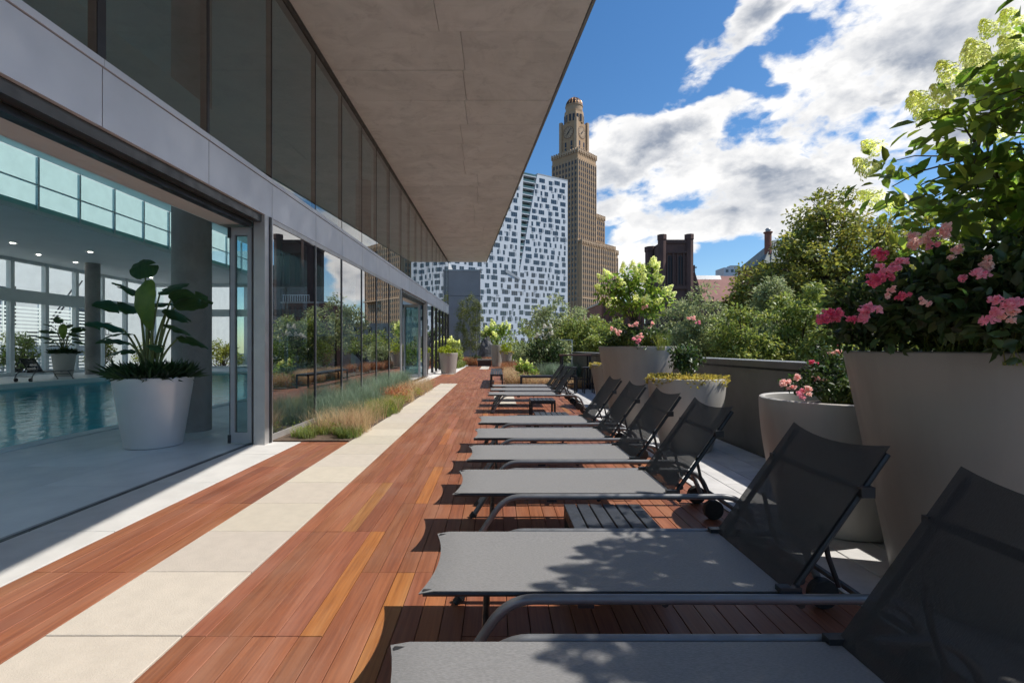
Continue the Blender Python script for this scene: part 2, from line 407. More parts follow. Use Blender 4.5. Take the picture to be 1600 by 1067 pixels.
# ---------------------------------------------------------------- mesh helpers
class MB:
    def __init__(s): s.v = []; s.f = []
    def quad(s, a, b, c, d):
        n = len(s.v); s.v += [tuple(a), tuple(b), tuple(c), tuple(d)]; s.f.append((n, n + 1, n + 2, n + 3)); return s
    def box(s, x0, x1, y0, y1, z0, z1):
        return s.hexa([(x0, y0, z0), (x1, y0, z0), (x1, y1, z0), (x0, y1, z0), (x0, y0, z1), (x1, y0, z1), (x1, y1, z1), (x0, y1, z1)])
    def hexa(s, p):
        n = len(s.v); s.v += [tuple(q) for q in p]
        for f in ((0, 3, 2, 1), (4, 5, 6, 7), (0, 1, 5, 4), (1, 2, 6, 5), (2, 3, 7, 6), (3, 0, 4, 7)): s.f.append(tuple(n + i for i in f))
        return s
    def cbox(s, x0, x1, y0, y1, z0, z1, c=.004):
        """box with a chamfered top edge"""
        n = len(s.v)
        s.v += [(x0, y0, z0), (x1, y0, z0), (x1, y1, z0), (x0, y1, z0), (x0, y0, z1 - c), (x1, y0, z1 - c), (x1, y1, z1 - c), (x0, y1, z1 - c),
                (x0 + c, y0 + c, z1), (x1 - c, y0 + c, z1), (x1 - c, y1 - c, z1), (x0 + c, y1 - c, z1)]
        for f in ((0, 3, 2, 1), (0, 1, 5, 4), (1, 2, 6, 5), (2, 3, 7, 6), (3, 0, 4, 7), (4, 5, 9, 8), (5, 6, 10, 9), (6, 7, 11, 10), (7, 4, 8, 11), (8, 9, 10, 11)):
            s.f.append(tuple(n + i for i in f))
        return s
    def tube(s, pts, r, n=8, sy=1., caps=True, up=(0, 1, 0)):
        """round or flattened tube along pts; r a number or a list"""
        pts = [Vector(p) for p in pts]; k = len(pts)
        rs = r if isinstance(r, (list, tuple)) else [r] * k
        base = len(s.v)
        for i, p in enumerate(pts):
            d = (pts[min(i + 1, k - 1)] - pts[max(i - 1, 0)]).normalized()
            u = Vector(up)
            if abs(d.dot(u)) > .95: u = Vector((1, 0, 0)) if abs(d.x) < .9 else Vector((0, 0, 1))
            a = (u - d * d.dot(u)).normalized(); b = d.cross(a)
            for j in range(n):
                t = 2 * math.pi * j / n
                s.v.append(tuple(p + a * (math.cos(t) * rs[i] * sy) + b * (math.sin(t) * rs[i])))
        for i in range(k - 1):
            for j in range(n):
                s.f.append((base + i * n + j, base + i * n + (j + 1) % n, base + (i + 1) * n + (j + 1) % n, base + (i + 1) * n + j))
        if caps:
            s.f.append(tuple(base + j for j in range(n))[::-1]); s.f.append(tuple(base + (k - 1) * n + j for j in range(n)))
        return s
    def lathe(s, prof, n=48, c=(0, 0), cap=False):
        base = len(s.v); k = len(prof)
        for (r, z) in prof:
            for j in range(n):
                t = 2 * math.pi * j / n; s.v.append((c[0] + r * math.cos(t), c[1] + r * math.sin(t), z))
        for i in range(k - 1):
            for j in range(n):
                s.f.append((base + i * n + j, base + i * n + (j + 1) % n, base + (i + 1) * n + (j + 1) % n, base + (i + 1) * n + j))
        if cap: s.f.append(tuple(base + (k - 1) * n + j for j in range(n)))
        return s
    def prism(s, poly, z0, z1):
        n = len(s.v); k = len(poly)
        s.v += [(x, y, z0) for x, y in poly] + [(x, y, z1) for x, y in poly]
        s.f.append(tuple(n + i for i in range(k))[::-1]); s.f.append(tuple(n + k + i for i in range(k)))
        for i in range(k): s.f.append((n + i, n + (i + 1) % k, n + k + (i + 1) % k, n + k + i))
        return s
    def mesh(s, name, m, smooth=False):
        me = bpy.data.meshes.new(name); me.from_pydata(s.v, [], s.f)
        if m: me.materials.append(MATS[m])
        if smooth: smoothen(me)
        me.update()
        return me
    def build(s, name, m, parent=None, smooth=False, **kw):
        return link(name, s.mesh(name, m, smooth), parent, **kw)

def smoothen(me, ang=42):
    me.polygons.foreach_set('use_smooth', [True] * len(me.polygons))
    me.set_sharp_from_angle(angle=R(ang))

def link(name, me, parent=None, loc=None, rotz=None, color=None, **kw):
    o = bpy.data.objects.new(name, me); col.objects.link(o)
    if parent is not None: o.parent = parent
    if loc is not None: o.location = loc
    if rotz is not None: o.rotation_euler = (0, 0, rotz)
    if color is not None: o.color = rgba(color)
    tag(o, **kw)
    return o

def tag(o, label=None, cat=None, group=None, kind=None):
    if label: o['label'] = label
    if cat: o['category'] = cat
    if group: o['group'] = group
    if kind: o['kind'] = kind
    return o

def thing(name, label, cat, loc=(0, 0, 0), rotz=0., group=None, kind=None):
    o = bpy.data.objects.new(name, None); col.objects.link(o)
    o.empty_display_size = .2
    o.location = loc; o.rotation_euler = (0, 0, rotz)
    return tag(o, label, cat, group, kind)

def copy_tree(root, loc, rotz=None, label=None, scale=None, group=None):
    kids = {}
    for o in bpy.data.objects:
        if o.parent is not None: kids.setdefault(o.parent.name, []).append(o)
    def cp(o, par):
        c = o.copy(); col.objects.link(c)
        if par is not None: c.parent = par
        for ch in kids.get(o.name, []): cp(ch, c)
        return c
    r = cp(root, None)
    r.location = loc
    if rotz is not None: r.rotation_euler = (0, 0, rotz)
    if scale: r.scale = (scale,) * 3
    if label: r['label'] = label
    if group: r['group'] = group
    return r

def np_mesh(name, V, Fs, m, tint=None):
    """V (n,3); Fs (k,3|4) int"""
    me = bpy.data.meshes.new(name)
    k, q = Fs.shape
    me.vertices.add(len(V)); me.vertices.foreach_set('co', V.astype(np.float32).ravel())
    me.loops.add(k * q); me.loops.foreach_set('vertex_index', Fs.astype(np.int32).ravel())
    me.polygons.add(k); me.polygons.foreach_set('loop_start', np.arange(0, k * q, q, dtype=np.int32))
    me.polygons.foreach_set('loop_total', np.full(k, q, dtype=np.int32))
    me.materials.append(MATS[m]); me.update(calc_edges=True)
    if tint is not None:
        me.polygons.foreach_set('use_smooth', [False] * k)
        a = me.color_attributes.new('tint', 'FLOAT_COLOR', 'POINT')
        a.data.foreach_set('color', np.c_[tint, np.ones(len(tint))].astype(np.float32).ravel())
    return me

rng_ = np.random.default_rng(11)
def unit(a): return a / np.maximum(np.linalg.norm(a, axis=1, keepdims=True), 1e-9)

def leaf_geo(P, Dn, L, W, fold=.25, fine=False, nrm=None, curl=.0):
    """leaves: base points P, directions Dn, sizes; returns verts, quads"""
    n = len(P)
    if nrm is None: nrm = unit(rng_.normal(size=(n, 3)) * .6 + np.array([0, 0, 1.]))
    S = unit(np.cross(Dn, nrm)); N = unit(np.cross(S, Dn))
    L = np.asarray(L).reshape(-1, 1) * np.ones((n, 1)); W = np.asarray(W).reshape(-1, 1) * np.ones((n, 1))
    if not fine:
        a = P; b = P + Dn * L * .45 + S * W * .5 + N * W * fold; c = P + Dn * L - N * L * curl; d = P + Dn * L * .45 - S * W * .5 + N * W * fold
        V = np.stack([a, b, c, d], 1).reshape(-1, 3); q = np.arange(n)[:, None] * 4 + np.array([0, 1, 2, 3])
        return V, q
    a = P; m1 = P + Dn * L * .28 + S * W * .46 + N * W * fold; m2 = P + Dn * L * .64 + S * W * .40 + N * (W * fold - L * curl * .4)
    t = P + Dn * L - N * L * curl; k2 = P + Dn * L * .64 - S * W * .40 + N * (W * fold - L * curl * .4); k1 = P + Dn * L * .28 - S * W * .46 + N * W * fold
    V = np.stack([a, m1, m2, t, k2, k1], 1).reshape(-1, 3)
    i = np.arange(n)[:, None] * 6
    q = np.concatenate([i + np.array([0, 1, 2, 3]), i + np.array([0, 3, 4, 5])])
    return V, q

def clump_leaves(C, rad, per, size, droop=0., fine=False, shell=.55, flat=.75, wid=.55, curl=.08, up=1.):
    """leaves gathered round clump centres C (k,3) with radii rad"""
    k = len(C); rad = np.asarray(rad) * np.ones(k)
    idx = np.repeat(np.arange(k), per)
    d = unit(rng_.normal(size=(len(idx), 3)))
    rr = rng_.uniform(shell, 1., size=(len(idx), 1)) * rad[idx][:, None]
    P = C[idx] + d * rr * np.array([1, 1, flat])
    Dn = unit(d * .8 + rng_.normal(size=d.shape) * .55 + np.array([0, 0, -droop]))
    nrm = unit(rng_.normal(size=d.shape) * .55 + d * .5 + np.array([0, 0, up]))
    L = size * rng_.uniform(.65, 1.25, size=(len(idx), 1))
    return leaf_geo(P, Dn, L, L * wid, .18, fine, nrm, curl)

def foliage(name, C, rad, per, size, m, parent=None, extra=None, **kw):
    tg = {k: kw.pop(k) for k in ('label', 'cat', 'group', 'kind') if k in kw}
    V, q = clump_leaves(np.asarray(C, float), rad, per, size, **kw)
    return link(name, np_mesh(name, V, q, m), parent, **tg)

def ell_clumps(center, radii, n, r0=.3, top=None, seed=1, low=-.8):
    """clump centres spread unevenly through an ellipsoid"""
    g = np.random.default_rng(seed); out = []
    lobes = unit(g.normal(size=(9, 3)))
    while len(out) < n:
        d = unit(g.normal(size=(1, 3)))[0]
        if d[2] < low: continue
        s = max(r0, g.uniform(0, 1) ** .38)
        s *= .82 + .22 * max(0, (lobes @ d).max()) ** 3
        out.append(np.array(center) + d * s * np.array(radii))
    return np.array(out)

def branch_path(a, b, sag=.12, seg=4, j=.05):
    a = Vector(a); b = Vector(b); L = (b - a).length
    pts = []
    for i in range(seg + 1):
        t = i / seg; p = a.lerp(b, t); p.z += math.sin(t * math.pi) * L * sag
        if 0 < i < seg: p += Vector((rnd.uniform(-j, j), rnd.uniform(-j, j), rnd.uniform(-j, j))) * L
        pts.append(p)
    return pts

def tree(name, label, base, crown, radii, nclump, per, leaf, m, trunk_r=.15, group=None, bark='bark', seed=1, clump_r=.5, cat='tree',
         nbr=14, low=-.7, flat=.75, droop=0., fine=False, wid=.55, split=.35, shell=.3):
    t = thing(name, label, cat, base, group=group)
    b = Vector(base); c = Vector(crown) - b
    C = ell_clumps(tuple(c), radii, nclump, .35, seed=seed, low=low)
    tr = MB()
    z0 = max(c.z - radii[2] * .75, .15 * c.z)
    top = Vector((c.x, c.y, c.z + radii[2] * .25))
    path = [Vector((0, 0, 0)), Vector((c.x * .12 + trunk_r * .4, c.y * .12, z0 * .5)), Vector((c.x * .4, c.y * .4, z0)), (Vector((c.x * .8, c.y * .8, (z0 + top.z) / 2))), top]
    tr.tube(path, [trunk_r, trunk_r * .8, trunk_r * .65, trunk_r * .42, trunk_r * .12], 8, up=(1, 0, 0))
    tr.build('trunk', bark, t, smooth=True)
    br = MB()
    for i in range(0, len(C), max(1, len(C) // nbr)):
        q = Vector(C[i]); f = split + .5 * rnd.random()
        s = path[2].lerp(top, f * .8)
        p = branch_path(s, q, .08, 4, .06)
        br.tube(p, [trunk_r * .3, trunk_r * .24, trunk_r * .17, trunk_r * .1, trunk_r * .04], 5)
        for k in range(2):
            e = q + Vector((rnd.uniform(-1, 1), rnd.uniform(-1, 1), rnd.uniform(-.3, 1))) * clump_r
            br.tube([p[3], q.lerp(e, .5), e], [trunk_r * .09, trunk_r * .06, trunk_r * .03], 4)
    br.build('branch', bark, t, smooth=True)
    g = np.random.default_rng(seed + 5)
    foliage('crown', C, clump_r * g.uniform(.6, 1.25, nclump), per, leaf, m, t, flat=flat, droop=droop, fine=fine, wid=wid, shell=shell)
    return t

def blades(P, h, spread, width, m, name='grass', parent=None, seg=3, lean=(0, 0), **tg):
    """arched grass blades from points P"""
    n = len(P)
    a = rng_.uniform(0, 2 * np.pi, n); out = np.stack([np.cos(a), np.sin(a), np.zeros(n)], 1)
    hh = np.asarray(h) * rng_.uniform(.6, 1.15, n); sp = spread * rng_.uniform(.3, 1.1, n)
    S = np.stack([-np.sin(a), np.cos(a), np.zeros(n)], 1)
    V = np.zeros((n, (seg + 1) * 2, 3))
    for i in range(seg + 1):
        t = i / seg
        ctr = P + out * (sp * t ** 1.7)[:, None] + np.array([lean[0], lean[1], 0]) * t
        ctr = ctr + np.array([0, 0, 1.]) * (hh * (t - .28 * t ** 3))[:, None]
        wd = width * (1 - t * .9) * .5
        V[:, 2 * i] = ctr - S * wd; V[:, 2 * i + 1] = ctr + S * wd
    b = np.arange(n)[:, None] * (seg + 1) * 2
    q = np.concatenate([b + np.array([2 * i, 2 * i + 1, 2 * i + 3, 2 * i + 2]) for i in range(seg)])
    me = np_mesh(name, V.reshape(-1, 3), q, m)
    return link(name, me, parent, **tg)

def tuft_points(centres, per, r):
    c = np.repeat(np.asarray(centres, float), per, axis=0)
    a = rng_.uniform(0, 2 * np.pi, len(c)); d = r * np.sqrt(rng_.uniform(0, 1, len(c)))
    c[:, 0] += d * np.cos(a); c[:, 1] += d * np.sin(a)
    return c

def petals_ball(r, n, size, flat=1., seed=3):
    """rose: curved petals round a ball"""
    g = np.random.default_rng(seed)
    d = unit(g.normal(size=(n, 3)) + np.array([0, 0, .35])); P = d * r * g.uniform(.25, 1, (n, 1)) * np.array([1, 1, flat])
    Dn = unit(d + g.normal(size=d.shape) * .5)
    return leaf_geo(P - Dn * size * .4, Dn, size * g.uniform(.7, 1.2, (n, 1)), size * .9, .3, True, unit(d + g.normal(size=d.shape) * .3), -.15)

def rose_mesh(kind, seed, r=.036):
    g = np.random.default_rng(seed)
    Vs, Fs, o = [], [], 0
    for k in range(g.integers(4, 8)):                       # a spray of several blooms
        c = g.normal(size=3) * np.array([.045, .045, .03])
        V, q = petals_ball(r * g.uniform(.7, 1), 34, .026, .75, seed * 7 + k)
        Vs.append(V + c); Fs.append(q + o); o += len(V)
    return np_mesh('flower', np.concatenate(Vs), np.concatenate(Fs), kind)

def panicle_mesh(seed, m, L=.16, r=.078, n=330, fs=.0125):
    """cone of little four-petalled florets"""
    g = np.random.default_rng(seed)
    t = g.uniform(0, 1, n); a = g.uniform(0, 2 * np.pi, n)
    rr = r * (1 - t) ** .55 * (.55 + .45 * g.uniform(0, 1, n)) * (1 + .25 * np.sin(a * 3 + t * 9))
    P = np.stack([rr * np.cos(a), rr * np.sin(a), L * t], 1)
    d = unit(np.stack([np.cos(a), np.sin(a), .25 + t], 1))
    s1 = unit(np.cross(d, g.normal(size=d.shape))); s2 = np.cross(d, s1)
    Vs = []; 
    for s in (s1, s2):
        Vs.append(np.stack([P - s * fs, P + np.cross(d, s) * fs * .45, P + s * fs, P - np.cross(d, s) * fs * .45], 1) + (d * .004)[:, None])
    V = np.concatenate(Vs).reshape(-1, 3)
    q = np.arange(2 * n)[:, None] * 4 + np.array([0, 1, 2, 3])
    return np_mesh('flower_head', V, q, m)
# ================================================================ GROUND AND TOWN FLOOR
MB().quad((-900, -900, -9), (900, -900, -9), (900, 900, -9), (-900, 900, -9)).build('ground', 'asphalt', kind='structure')
MB().box(4.5, 9.5, -60, 80, -8.99, -8.86).build('pavement', 'pavement', kind='structure')

RISE = .0192     # the long lines of the facade climb very slightly
def zr(z, y): return z + RISE * y
GX = -3.05       # facade glass plane

# ---------------------------------------------------------------- decking: planks are parts of the floor
deck = thing('deck', 'red hardwood decking laid in tiles of six planks beside the pale stone path', None, kind='structure')
P1 = MB(); P1.cbox(0, .0988, 0, 1.2145, -.022, 0, .002); plank_me = P1.mesh('plank', 'wood')
def wood_tint(r, orange=.12):
    k = r.random()
    if k < orange: return (1.25 * r.uniform(.9, 1.1), 1.3 * r.uniform(.9, 1.1), .95)
    if k < orange + .05: s = r.uniform(.72, .85); return (s, s * .95, s)
    s = r.uniform(.86, 1.10); return (s, s * r.uniform(.95, 1.06), s * r.uniform(.94, 1.06))
near = []; farp = []
def lay(x0, ncol, yjoint, ya, yb, pitch=.1025, six=6, skip=None, which=None):
    for c_ in range(ncol):
        off_ = yjoint if (c_ // six) % 2 == 0 else yjoint + .609
        k = int((ya - off_) // 1.218) - 1
        while off_ + k * 1.218 < yb:
            y0 = off_ + k * 1.218; k += 1
            a, b = max(y0, ya), min(y0 + 1.214, yb)
            if b - a < .1: continue
            x = x0 + c_ * pitch
            if skip and skip(x + pitch / 2, (a + b) / 2): continue
            which.append((x, a, b))
allp = []
pale = [(-.05, .47, 11.0, 12.8), (-1.0, -.45, 29.2, 34.)]
def skipf(x, y):
    return any(a - .02 < x < b and c - .05 < y < d + .05 for a, b, c, d in pale)
lay(-1.38, 31, 2.135, -2.0, 15.0, which=allp, skip=skipf)
farl = []
lay(-1.38, 17, 2.135, 15.0, 36.0, which=farl, skip=skipf)
lay(-2.635, 12, 2.135, 15.45, 34.0, which=farl, skip=lambda x, y: (x > -2.0 and y < 17.4) or skipf(x, y))
cand = sorted([p for p in allp if p[2] > .9], key=lambda p: p[1])
r_ = random.Random(5)
for i, (x, a, b) in enumerate(cand[:299]):
    me = plank_me; sy = (b - a) / 1.214
    tint = wood_tint(r_, .035)
    if -.95 < x < -.55 and a < 4.4 and r_.random() < .55: tint = (1.30 * r_.uniform(.9, 1.08), 1.38, .82)
    o = link('plank', me, deck, (x, a, r_.uniform(-.0012, .0012)), color=tint)
    o.scale = (1, sy, 1)
def merged_planks(lst, name, parent, wpl, h=.022):
    V = []; Fq = []; T = []
    for (x, a, b) in lst:
        m_ = MB().box(x, x + wpl, a, b, -h, r_.uniform(-.0012, .0012)); n = len(V)
        V += m_.v; Fq += [tuple(n + i for i in f) for f in m_.f]; T += [wood_tint(r_, .05)] * 8
    me = np_mesh(name, np.array(V), np.array(Fq), 'wood_far', np.array(T))
    return link(name, me, parent, kind='stuff')
rest = cand[299:] + [p for p in allp if p[2] <= .9]
merged_planks(rest + farl, 'plank_run', deck, .0988)
MB().box(-2.64, 1.82, -2, 36, -.08, -.0225).build('deck_bed', 'wood_bed', deck)

strip = thing('wooden_walkway', 'narrow red hardwood strip between the pale doorstep slabs and the cream stone path', None, kind='structure')
sl = []
lay(-2.635, 6, 2.747, -1.0, 6.55, pitch=.1065, which=sl)
P2 = MB(); P2.cbox(0, .1035, 0, 1.215, -.022, 0, .002); plank2 = P2.mesh('plank', 'wood')
for (x, a, b) in sl:
    tn = wood_tint(r_, .03); tn = (tn[0] * 1.02, tn[1], tn[2])
    o = link('plank', plank2, strip, (x, a, r_.uniform(-.001, .001)), color=tn); o.scale = (1, (b - a) / 1.214, 1)

# ---------------------------------------------------------------- stone path
path = thing('path', 'cream stone path one slab wide running beside the decking', None, kind='structure')
slab = MB().cbox(0, .604, 0, .604, -.03, .003, .003).mesh('slab', 'cream_stone')
y = 2.135 - 5 * .609
while y < 17.3:
    s = r_.uniform(.93, 1.05)
    o = link('slab', slab, path, (-1.992, y + .002, r_.uniform(-.001, .001)), color=(s, s * r_.uniform(.98, 1.01), s * r_.uniform(.95, 1.0)))
    y += .609
for (a, b, c, d) in pale:
    y = c
    while y < d - .3:
        s = r_.uniform(.95, 1.1)
        o = link('slab', slab, path, (a, y, .001), color=(s, s, s)); o.scale = ((b - a) / .61, 1, 1)
        y += .609
step = thing('doorstep', 'row of long white stone slabs along the foot of the glass facade', None, kind='structure')
ws = MB().cbox(0, .595, 0, 1.212, -.03, .002, .003).mesh('slab', 'white_stone')
y = 3.353 - 5 * 1.218
while y < 6.5:
    b = min(y + 1.214, 6.55); s = r_.uniform(.95, 1.05)
    o = link('slab', ws, step, (-3.24, y + .002, 0), color=(s, s, s)); o.scale = (1, (b - y) / 1.214, 1)
    y += 1.218
for (xx0, xx1, y0, y1) in ((-3.05, -2.645, 15.45, 34.), ):
    y = y0
    while y < y1:
        s = r_.uniform(.95, 1.08)
        o = link('slab', ws, step, (xx0, y, 0), color=(s, s, s)); o.scale = ((xx1 - xx0) / .6, 1, 1)
        y += 1.218
y = 23.6
while y < 35.5:
    s = r_.uniform(.95, 1.08)
    o = link('slab', ws, step, (-2.635, y, .004), color=(s, s, s)); o.scale = (.58 / .6, 1, 1)
    y += 1.218
# ---------------------------------------------------------------- pavers on the parapet side
pv = thing('paving', 'light grey concrete pavers between the decking and the dark parapet', None, kind='structure')
pm = MB().cbox(0, .318, 0, .907, -.03, .0, .003).mesh('paver', 'grey_paver')
for c_ in range(4):
    y = -1.4 + (c_ % 2) * .455
    while y < 19.5:
        s = r_.uniform(.9, 1.08)
        link('paver', pm, pv, (1.815 + c_ * .325, y, r_.uniform(-.001, .001)), color=(s, s, s * 1.01)); y += .912
MB().box(1.8, 3.13, -2, 20, -.09, -.034).build('paver_bed', 'soil', pv)
# planting beds
MB().box(-3.045, -2.0, 6.56, 15.44, -.06, .02).build('left_planting_soil', 'mulch', kind='structure')
MB().box(.37, 3.1, 15.02, 36, -.08, .03).build('right_planting_soil', 'mulch', kind='structure')
MB().box(-3.0, .37, 36.01, 42, -.08, .06).build('far_planting_soil', 'mulch', kind='structure')
MB().box(-3.3, 3.5, -6, 42, -.5, -.10).build('terrace_slab', 'parapet', kind='structure')
MB().box(-30, 3.45, -6, 45, -9, -.55).build('podium', 'grey_wall', kind='structure')

# ================================================================ THE GLASS BUILDING
bld = thing('glass_building', 'long glazed pool building with grey metal band and deep concrete canopy over the terrace', 'building')
Y0, Y1 = -6.0, 31.0
mull = [6.54, 8.13, 9.52, 10.94, 12.28, 13.75, 15.46]
mull2 = [21.3, 23.1, 24.6, 26.1, 27.6, 29.2, 30.8]
DOORS = [(-6.0, 6.33), (15.46, 21.3)]
# metal band: one panel per bay
ups = [-3.6, -2.1, -.65, .8, 2.25, 3.72, 5.1, 6.54, 8.13, 9.52, 10.94, 12.28, 13.75, 15.46, 16.9, 18.35, 19.8, 21.3, 23.1, 24.6, 26.1, 27.6, 29.2, 30.9]
def slant(mb, x0, x1, ya, yb, za, zb, g=.004):
    """box whose bottom and top follow the climbing lines"""
    ya += g; yb -= g
    mb.hexa([(x0, ya, zr(za, ya)), (x1, ya, zr(za, ya)), (x1, yb, zr(za, yb)), (x0, yb, zr(za, yb)),
             (x0, ya, zr(zb, ya)), (x1, ya, zr(zb, ya)), (x1, yb, zr(zb, yb)), (x0, yb, zr(zb, yb))]); return mb
for a, b in zip(ups[:-1], ups[1:]):
    s = rnd.uniform(.96, 1.04)
    slant(MB(), GX - .12, GX + .02, a, b, 2.90, 3.355, .005).build('band_panel', 'fascia_metal', bld, color=(s, s, s))
    slant(MB(), GX - .12, GX + .035, a, b, 3.363, 3.42, .002).build('band_capping', 'fascia_metal', bld, color=(s, s, s))
    slant(MB(), GX - .30, GX - .13, a, b, 2.90, 3.42, 0).build('band_backing', 'track_metal', bld)
    # upper glass
    slant(MB(), GX - .01, GX + .012, a, b, 3.43, 6.19, .012).build('upper_pane', 'facade_glass', bld)
for y in ups:
    wd = .02 if 3 < y < 6 else .010
    if y == 3.72: wd = .04
    MB().box(GX - .06, GX + .016, y - wd, y + wd, zr(3.42, y), zr(6.19, y)).build('upper_mullion', 'dark_metal', bld)
slant(MB(), GX - .1, GX + .03, Y0, Y1, 6.10, 6.185, 0).build('head_trim', 'track_metal', bld)
# lower glazing
def window(ya, yb):
    f = MB()
    f.box(GX - .09, GX + .012, ya, yb, .0, .10)                       # sill rail
    fo = f.build('window', 'light_metal', bld)
    slant(MB(), GX - .09, GX + .012, ya, yb, 2.835, 2.898, 0).build('window_head', 'light_metal', fo)
    MB().hexa([(GX - .02, ya + .03, .1), (GX - .0, ya + .03, .1), (GX - .0, yb - .03, .1), (GX - .02, yb - .03, .1),
               (GX - .02, ya + .03, zr(2.83, ya)), (GX - .0, ya + .03, zr(2.83, ya)), (GX - .0, yb - .03, zr(2.83, yb)), (GX - .02, yb - .03, zr(2.83, yb))]).build('pane', 'window_glass', fo)
for a, b in zip(mull[:-1], mull[1:]): window(a, b)
for a, b in zip(mull2[:-1], mull2[1:]): window(a, b)
for y in mull[1:-1] + mull2[1:]:
    if y > 20: MB().box(GX + .0165, GX + .06, y - .02, y + .02, .1, zr(2.83, y)).build('mullion_fin', 'dark_metal', bld)
    MB().box(GX - .12, GX + .010, y - .020, y + .016, .0, zr(2.898, y)).build('mullion', 'dark_metal', bld)
    MB().box(GX - .1, GX + .016, y + .0165, y + .032, .0, zr(2.898, y)).build('mullion_cap', 'light_metal', bld)
for y in (6.40, 15.50, 21.20):
    MB().box(GX - .125, GX + .02, y - .07, y + .055, .0, zr(2.898, y)).build('door_post', 'light_metal', bld)
    MB().box(GX - .20, GX + .035, y + .056, y + .105, .0, zr(2.898, y)).build('mullion', 'dark_metal', bld)
    MB().box(GX - .16, GX + .03, y + .106, y + .14, .0, zr(2.898, y)).build('mullion_cap', 'light_metal', bld)
# door heads and tracks
for a, b in DOORS:
    slant(MB(), GX - .13, GX - .02, a, b, 2.80, 2.898, 0).build('door_head', 'track_metal', bld)
    slant(MB(), GX - .24, GX - .14, a, b, 2.74, 2.80, 0).build('door_track', 'dark_metal', bld)
    slant(MB(), GX - .60, GX - .245, a, b, 2.77, 2.84, 0).build('bulkhead', 'beige_panel', bld)
    MB().box(-3.275, -3.235, a, b, -.02, .004).build('floor_track', 'dark_metal', bld)
    MB().box(-3.30, -3.276, a, b, -.02, .008).build('sill_strip', 'frame_grey', bld)
slant(MB(), -3.66, -3.64, Y0, 15.4, 2.77, 4.2, 0).build('bulkhead_face', 'teal_ceiling', bld)
# folded door leaves standing open beside the posts
def leaf_door(y, x0, x1, t=.035):
    d = MB(); z1 = zr(2.735, y)
    d.box(x0, x0 + .055, y - t, y + t, .02, z1); d.box(x1 - .055, x1, y - t, y + t, .02, z1)
    d.box(x0 + .055, x1 - .055, y - t, y + t, .02, .16); d.box(x0 + .055, x1 - .055, y - t, y + t, z1 - .1, z1)
    o = d.build('door', 'frame_grey', bld)
    MB().box(x0 + .055, x1 - .055, y - .008, y + .008, .16, z1 - .1).build('pane', 'door_glass', o)
    MB().box(x0 - .012, x0 + .0, y - t, y + t, .02, z1).build('door_edge', 'dark_metal', o)
    MB().box(x0 - .03, x0 + .01, y - t - .012, y - t, .02, .13).build('door_pivot', 'dark_metal', o)
    MB().box(x0 - .03, x0 + .01, y - t - .012, y - t, z1 - .14, z1).build('door_pivot', 'dark_metal', o)
leaf_door(6.40, -3.50, -3.22)
leaf_door(15.72, -3.95, -3.27); leaf_door(20.9, -3.95, -3.27); leaf_door(20.7, -3.95, -3.27)
# canopy: soffit panels with open joints under a solid slab
def canx(y): return 1.45 - .085 * (y - 6.98)
ys = [Y0 + .3]
k = 0
jy = -5.7
while jy < Y1 - .4:
    ny = min(jy + 1.12, Y1)
    if Y1 - ny < .5: ny = Y1
    xm = [-.62, -.66, -.70, -.88, -.92, -.96][k % 6] + .05
    for (a, b) in ((GX + .04, xm), (xm, None)):
        xa0 = a + .004; xa1 = a + .004
        xb0 = (b if b is not None else canx(jy) - .05) - .004; xb1 = (b if b is not None else canx(ny) - .05) - .004
        j0, j1 = jy + .0035, ny - .0035
        dzz = rnd.uniform(-.004, .004)
        MB().hexa([(xa0, j0, zr(6.19 + dzz, j0)), (xb0, j0, zr(6.19 + dzz, j0)), (xb1, j1, zr(6.19 + dzz, j1)), (xa1, j1, zr(6.19 + dzz, j1)),
                   (xa0, j0, zr(6.24, j0)), (xb0, j0, zr(6.24, j0)), (xb1, j1, zr(6.24, j1)), (xa1, j1, zr(6.24, j1))]).build('soffit_panel', 'soffit', bld)
    jy = ny; k += 1
    if ny >= Y1: break
MB().hexa([(GX, Y0, zr(6.245, Y0)), (canx(Y0) - .01, Y0, zr(6.245, Y0)), (canx(Y1) - .01, Y1, zr(6.245, Y1)), (GX, Y1, zr(6.245, Y1)),
           (GX, Y0, zr(6.55, Y0)), (canx(Y0) - .01, Y0, zr(6.55, Y0)), (canx(Y1) - .01, Y1, zr(6.55, Y1)), (GX, Y1, zr(6.55, Y1))]).build('canopy_slab', 'column', bld)
MB().hexa([(canx(Y0) - .045, Y0, zr(6.17, Y0)), (canx(Y0), Y0, zr(6.17, Y0)), (canx(Y1), Y1, zr(6.17, Y1)), (canx(Y1) - .045, Y1, zr(6.17, Y1)),
           (canx(Y0) - .0, Y0, zr(6.60, Y0)), (canx(Y0) + .03, Y0, zr(6.60, Y0)), (canx(Y1) + .03, Y1, zr(6.60, Y1)), (canx(Y1) - .0, Y1, zr(6.60, Y1))]).build('canopy_edge', 'parapet_cap', bld)
MB().box(-24, GX + .0, Y0, Y1, 7.35, 7.6).build('roof_slab', 'parapet', bld) if False else None
MB().box(-14.2, GX - .1, Y0, Y1, 7.25, 7.5).build('roof_slab', 'parapet', bld)
MB().box(-14.2, GX - .14, Y0, Y1, 7.19, 7.245).build('ceiling', 'teal_ceiling', bld)
MB().box(-22.3, -14.25, Y0, Y1, 5.5, 5.7).build('low_roof', 'white_plaster', bld)
MB().box(-22.2, -14.25, Y0, Y1, 5.40, 5.495).build('low_ceiling', 'white_plaster', bld)
MB().box(GX - .35, GX - .06, Y0, Y1, 6.75, 7.25).build('upper_wall', 'parapet', bld)
